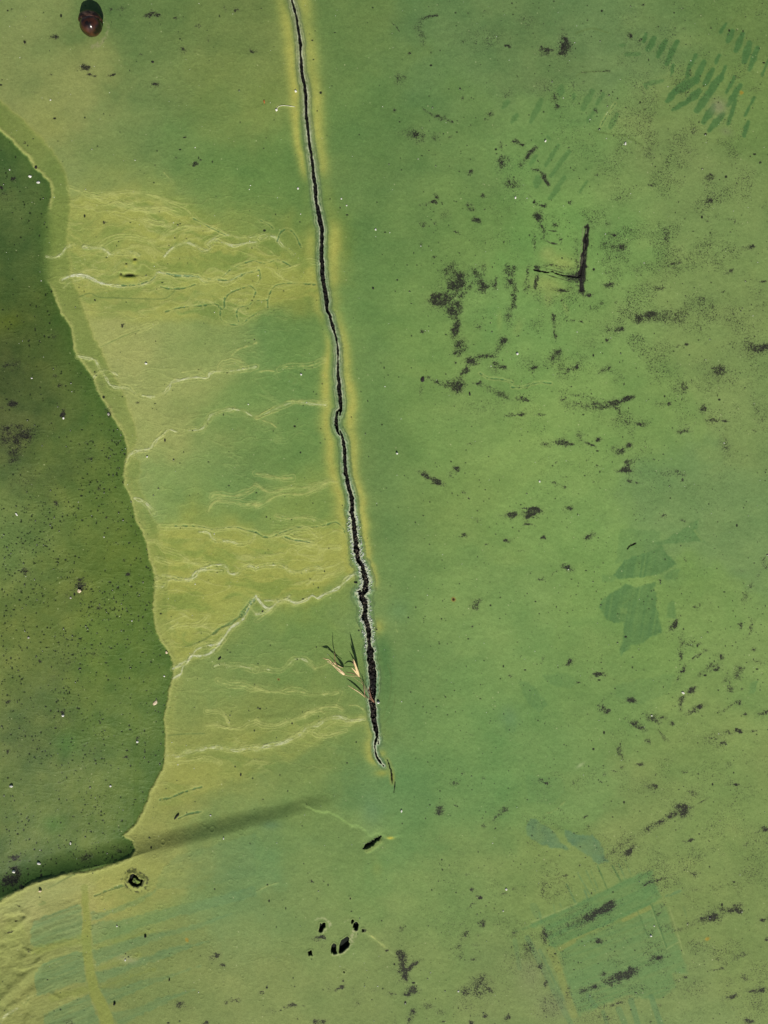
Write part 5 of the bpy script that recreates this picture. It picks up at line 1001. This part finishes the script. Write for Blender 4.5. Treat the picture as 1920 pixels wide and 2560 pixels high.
ST = [
 ('pebble',T00,193,1142,14,'white','angular white stone chip at the tide line, upper of the close pair','stone chip',1,.8,.5,30),
 ('pebble',T00,246,1180,14,'white','white triangular stone chip at the tide line, lower of the close pair','stone chip',1,1,.5,60),
 ('pebble',T00,233,1086,11,'dark','small black grain on the pale tide line above the white chips','grain',1,1,.7,0),
 ('pebble',T00,62,1100,6,'white','tiny pale grain in the dark damp area west of the white chip pair','grain',1,1,.7,0),
 ('pebble',T00,325,645,6,'white','tiny cream grain on the khaki area below the seed','grain',1,1,.7,0),
 ('pebble',T00,155,270,11,'dark','small black crumb on plain green coating left of the seed','crumb',.6,1.2,.6,20),
 ('pebble',T00,988,400,11,'dark','oval black crumb alone on the green right of the seed','crumb',1.1,.7,.6,-20),
 ('pebble',T10,258,593,10,'white','round white grain just left of the upper crack','grain',1,1,.9,0),
 ('pebble',T10,133,715,10,'white','white grain with a thin pale hair trailing from it','grain',1,1,.8,0),
 ('insect',T10,54,662,11,'rust','tiny orange and black crumb on the yellowish strip left of the crack','crumb',.7,1.4,.6,10),
 ('pebble',T10,271,1218,9,'white','white grain on dark green close left of the crack','grain',1,1,.7,0),
 ('pebble',T10,775,1488,9,'white','white grain alone on smooth green right of the crack','grain',1,1,.7,0),
 ('pebble',T10,553,1286,6,'white','tiny white grain right of the crack, upper of two close ones','grain',1,1,.7,0),
 ('pebble',T10,587,1330,6,'white','tiny white grain right of the crack, lower of two close ones','grain',1,1,.7,0),
 ('pebble',T20,736,928,11,'white','egg-shaped white grain below the teal tyre-like bars','grain',.75,1.3,.8,0),
 ('pebble',T20,23,1280,9,'white','oval white grain near the purple dirt spots','grain',.7,1.2,.8,0),
 ('pebble',T20,217,914,9,'white','pale grain with a black shadow beside a black dirt streak','grain',.8,1,1.3,0),
 ('pebble',T01,945,697,11,'white','white stone chip with a brown side on the pale yellow area','stone chip',1,.8,.8,0),
 ('pebble',T01,205,791,8,'white','pale flat grain in the dark damp area','grain',1.2,.7,.6,0),
 ('pebble',T01,700,1024,12,'grey','grey and white grain on the speckled tide line','grain',.8,1,.8,0),
 ('pebble',T01,410,1050,9,'white','white crumb under a black spot in the dark damp area','grain',1,1,.7,0),
 ('pebble',T01,952,1300,8,'white','cream grain near the pale wavy streak end','grain',1,.8,.7,0),
 ('pebble',T01,1066,1193,12,'dark','pointed black chip on the pale yellow area','chip',.7,1.1,.5,0),
 ('pebble',T01,614,286,9,'dark','small slanted black chip below the white streak','chip',.6,1.1,.5,20),
 ('pebble',T11,292,766,9,'white','round white grain left of the middle of the crack','grain',1,1,.9,0),
 ('pebble',T11,758,212,9,'dark','black crumb on clean green right of the crack','crumb',1,1,.7,30),
 ('pebble',T11,913,1281,10,'white','white crumb with a black top on clean green','grain',.9,.9,1.2,0),
 ('flake',T11,1080,801,21,'dark','black jagged flake left of the brown smudge','flake',.9,1.1,.3,-20),
 ('flake',T11,1384,896,14,'dark','narrow upright black flake below the brown smudge','flake',.55,1.2,.3,0),
 ('pebble',T21,33,637,11,'white','round white grain in the middle of the green field','grain',1,1,.8,0),
 ('pebble',T21,180,1460,8,'white','small white grain low on the clean green','grain',1,1,.8,0),
 ('pebble',T02,508,512,17,'tan','tan pebble under a black speckled smudge in the dark area','pebble',1,1,.7,0),
 ('pebble',T02,1075,912,14,'tan','cream pebble with a dark notch on the tide line','pebble',.8,1.1,.7,0),
 ('flake',T02,1000,1240,18,'tan','tan flake lying in the dark area beside the tide line','flake',.8,1.2,.3,-30),
 ('pebble',T02,850,708,6,'white','tiny white grain in the dark area near the tide line','grain',1,1,.8,0),
 ('pebble',T02,1060,1067,7,'white','small pale green-white grain beside the tide line bend','grain',1,1,.6,0),
 ('flake',T02,98,15,13,'white','slim cream flake near the picture edge in the dark area','flake',.5,1.2,.5,30),
 ('pebble',T02,400,1325,11,'white','white pebble under a round black pit in the dark area','pebble',1,1,.7,0),
 ('pebble',T02,883,1495,10,'white','pale pebble under a black pit close to the tide line','pebble',1,1,.7,0),
 ('pebble',T02,450,558,9,'grey','grey pebble just below left of the tan pebble','pebble',1,1,.7,0),
 ('pebble',T02,178,817,10,'grey','dull grey-white pebble sunk in the dark area','pebble',1,.9,.6,0),
 ('pebble',T12,795,1232,12,'white','cream crumb with a pointed black shadow right of the grass sprig','crumb',1.2,.8,1.1,0),
 ('pebble',T12,42,645,8,'dark','small black chip under the strong white streak','chip',1.2,.7,.5,20),
 ('pebble',T22,1107,1171,10,'white','white chip beside an oval black dirt spot','stone chip',1.3,.8,.6,-30),
 ('pebble',T22,366,372,8,'white','tiny white crumb set in a black dirt spot','crumb',.7,.9,.8,0),
 ('pebble',T03,232,637,15,'white','white oval pebble in the dark area near the ledge','pebble',1.15,.85,.7,-20),
 ('pebble',T03,62,124,14,'white','white pebble under a large black pit at the picture edge','pebble',1.1,.7,.9,0),
 ('pebble',T03,70,688,13,'white','pale jagged stone among black smudges by the ledge','stone chip',1.2,1,.8,0),
 ('pebble',T03,1360,315,7,'white','white grain on the yellow-green slope by the ledge','grain',1,1,.8,0),
 ('pebble',T03,1451,451,8,'white','white upright grain in the shaded fold','grain',.7,1.2,.8,0),
 ('pebble',T03,258,797,13,'tan','cream crumb with a black pointed shadow above the rocky corner','crumb',1,.8,1.2,0),
 ('pebble',T03,1557,50,10,'dark','oval black crumb on the yellow-green slope','crumb',.7,1.2,.6,-20),
 ('pebble',T03,940,1096,11,'dark','black crumb on the brushed teal stripes','crumb',1,.9,1,0),
 ('pebble',T03,738,1533,11,'dark','round black crumb on the brushed olive strip','crumb',1,1,1,0),
 ('pebble',T03,755,1030,7,'white','white grain on the brushed teal stripes','grain',1,1,.8,0),
 ('pebble',T03,1097,1374,9,'dark','small black chip low on the brushed stripes','chip',.8,1.1,.9,0),
 ('pebble',T03,705,128,9,'white','white grain with a dark pit above it near the lower tide line','grain',1,1,.7,0),
 ('pebble',T03,441,505,10,'white','pale grain under two black pits above the ledge','grain',.8,1,.8,0),
 ('pebble',T03,808,1250,8,'white','white crumb on the pale scuff by the brushed stripes','crumb',1,1,.7,0),
 ('pebble',T13,942,277,9,'white','white grain between the crack end and the slot','grain',.8,1.2,.8,0),
 ('pebble',T13,1622,790,9,'white','white grain above the brushed block, bigger of two','grain',1,1.1,.8,0),
 ('pebble',T13,1603,930,6,'white','tiny white grain above the brushed block, smaller of two','grain',1,1,.8,0),
 ('pebble',T13,610,845,8,'dark','tiny black crumb above the black holes','crumb',.8,1.1,.8,0),
 ('pebble',T13,1312,1447,7,'white','small white grain beside the mottled smudge','grain',1,1,.8,0),
 ('pebble',T23,898,1083,10,'white','white grain on the teal brushed block','grain',1.2,.8,.8,-30),
 ('pebble',T23,920,1020,6,'white','tiny white grain above the larger one on the teal block','grain',1,1,.8,0),
 ('pebble',T23,905,-340,7,'white','small white grain on green above the big teal block','grain',1,1,.8,0),
]
for (nm, f, cx, cy, r, m, lab, cat, sx, sy, sz, rot) in ST:
    stone({'insect': 'crumb'}.get(nm, nm), f, cx, cy, r * .9, m, lab, cat, sx, sy, sz, rot)
def twig(pts, r, label, cat='twig', m='dark', name='twig'):
    bm = bmesh.new(); rings = []; P = smooth(pts, 3)
    for i, p in enumerate(P):
        a = P[max(i - 1, 0)]; b_ = P[min(i + 1, len(P) - 1)]
        d = (P3(b_[0], b_[1], b_[2]) - P3(a[0], a[1], a[2])).normalized(); side = d.cross(Vector((0, 0, 1))).normalized(); up = side.cross(d)
        k = 1 if 0 < i < len(P) - 1 else .5
        h = ground_height(p[0], p[1]) + p[2]
        rings.append([bm.verts.new(P3(p[0], p[1], h) + (side * math.cos(j * math.pi / 3) + up * math.sin(j * math.pi / 3)) * r * S * k * random.uniform(.8, 1.15)) for j in range(6)])
    for r0, r1 in zip(rings[:-1], rings[1:]):
        for j in range(6): bm.faces.new((r0[j], r0[(j + 1) % 6], r1[(j + 1) % 6], r1[j]))
    bm.faces.new(rings[0][::-1]); bm.faces.new(rings[-1]); bmesh.ops.recalc_face_normals(bm, faces=bm.faces)
    o = add(name, bm_mesh(bm, name), M[m]); tag(o, label, cat); return o
twig([(434,2051,1.5),(440,2044,2.5),(446,2038,2)], 2.0, 'short black twig on the yellow-green slope')
twig([(885,1456.5,1.5),(889,1457,2),(894,1457,2)], 1.3, 'tiny black twig beside the white streak end near the crack')
twig([(545,1650,1),(550,1646,2),(552,1644,1)], 1.6, 'tiny black twig on green below the white streak')
hair = noisy_mat('pale hair', (.7, .7, .5), (.85, .85, .65), 900); M['hair'] = hair
twig([(692,275,1.5),(696,268,2),(706,265,2),(722,266,2),(738,267.5,1)], .55, 'thin curved pale hair left of the upper crack', 'hair', 'hair', 'hair')

# --- uncountable grit: pale grains over the floor, and gravel packed in the crack
def grit(name, spots, m, label, cat):
    V, Fc = [], []
    base = [(1,1,1),(-1,-1,1),(-1,1,-1),(1,-1,-1),(0,0,1.6),(0,1.5,0)]
    fcs = [(0,4,1),(0,1,3),(0,3,2),(0,2,5),(0,5,4),(1,4,5),(1,5,2),(1,2,3)]
    for (px, py, r, h) in spots:
        k = len(V); a = random.uniform(0, 6.28); ca, sa = math.cos(a), math.sin(a)
        sx, sy, sz = (random.uniform(.6, 1.2) for _ in range(3))
        for x, y, z in base:
            x *= sx * .6; y *= sy * .6; z *= sz * .5
            V.append(tuple(P3(px + (x * ca - y * sa) * r, py + (x * sa + y * ca) * r, h + z * r + r * .3)))
        Fc += [tuple(k + i for i in q) for q in fcs]
    me = bpy.data.meshes.new(name); me.from_pydata(V, [], Fc); me.update()
    bm = bmesh.new(); bm.from_mesh(me); bmesh.ops.recalc_face_normals(bm, faces=bm.faces); bm.to_mesh(me); bm.free()
    o = add(name, me, m); o['kind'] = 'stuff'; o['label'] = label; o['category'] = cat; return o
sp_ = [(x, y, r, ground_height(x, y)) for x, y, r in GLINT if rng.random() < .6]
for _ in range(420):
    x, y = random.uniform(-20, 1940), random.uniform(-20, 2580)
    sp_.append((x, y, .8 + 1.1 * random.random() ** 3, ground_height(x, y)))
grit('grit', sp_, M['white'], 'fine pale grit scattered over the whole floor', 'grit')
def crack_spots(n, y0, y1, rlo, rhi, spread=.42):
    out = []; Cc = [p for p in crackA + crackC]
    while len(out) < n:
        i = random.randrange(len(Cc) - 1); a, b_ = Cc[i], Cc[i + 1]
        if abs(a[1] - b_[1]) > 60 or random.random() > math.dist(a[:2], b_[:2]) / 40: continue
        t_ = random.random(); x = a[0] + (b_[0] - a[0]) * t_; y = a[1] + (b_[1] - a[1]) * t_; wd = a[2] + (b_[2] - a[2]) * t_
        if not y0 < y < y1 or (spread and math.sin(y / 23.) + math.sin(y / 9.1) < -.4): continue
        x += random.uniform(-1, 1) * wd * spread; h_ = ground_height(x, y)
        out.append((x, y, random.uniform(rlo, rhi), ground_height(x, y) + .3))
    return out
gravel = noisy_mat('crack gravel', (.012, .01, .008), (.3, .25, .19), 500, .85, .2, .46, .6)
grit('crack_gravel', crack_spots(300, 1330, 1890, .8, 2.3) + crack_spots(50, 640, 1330, .7, 1.5), gravel, 'brown and grey gravel packed inside the crack', 'gravel')
crumbs = noisy_mat('crumbled rim', (.42, .46, .36), (.74, .76, .66), 900, .9, .2)
cs = []
for (x, y, r, h) in crack_spots(430, 1290, 1640, .9, 2.8, 0):
    cs.append((x + random.choice((-1, 1)) * random.choice((random.uniform(7, 11), random.uniform(8, 16))), y, r, 0))
cs = [(x, y, r, ground_height(x, y)) for x, y, r, h in cs]
cs = [q for q in cs if q[3] > -6]
grit('rim_crumbs', cs, crumbs, 'whitish crumbs of broken coating along the rim of the crack', 'crumbs')
print('done')
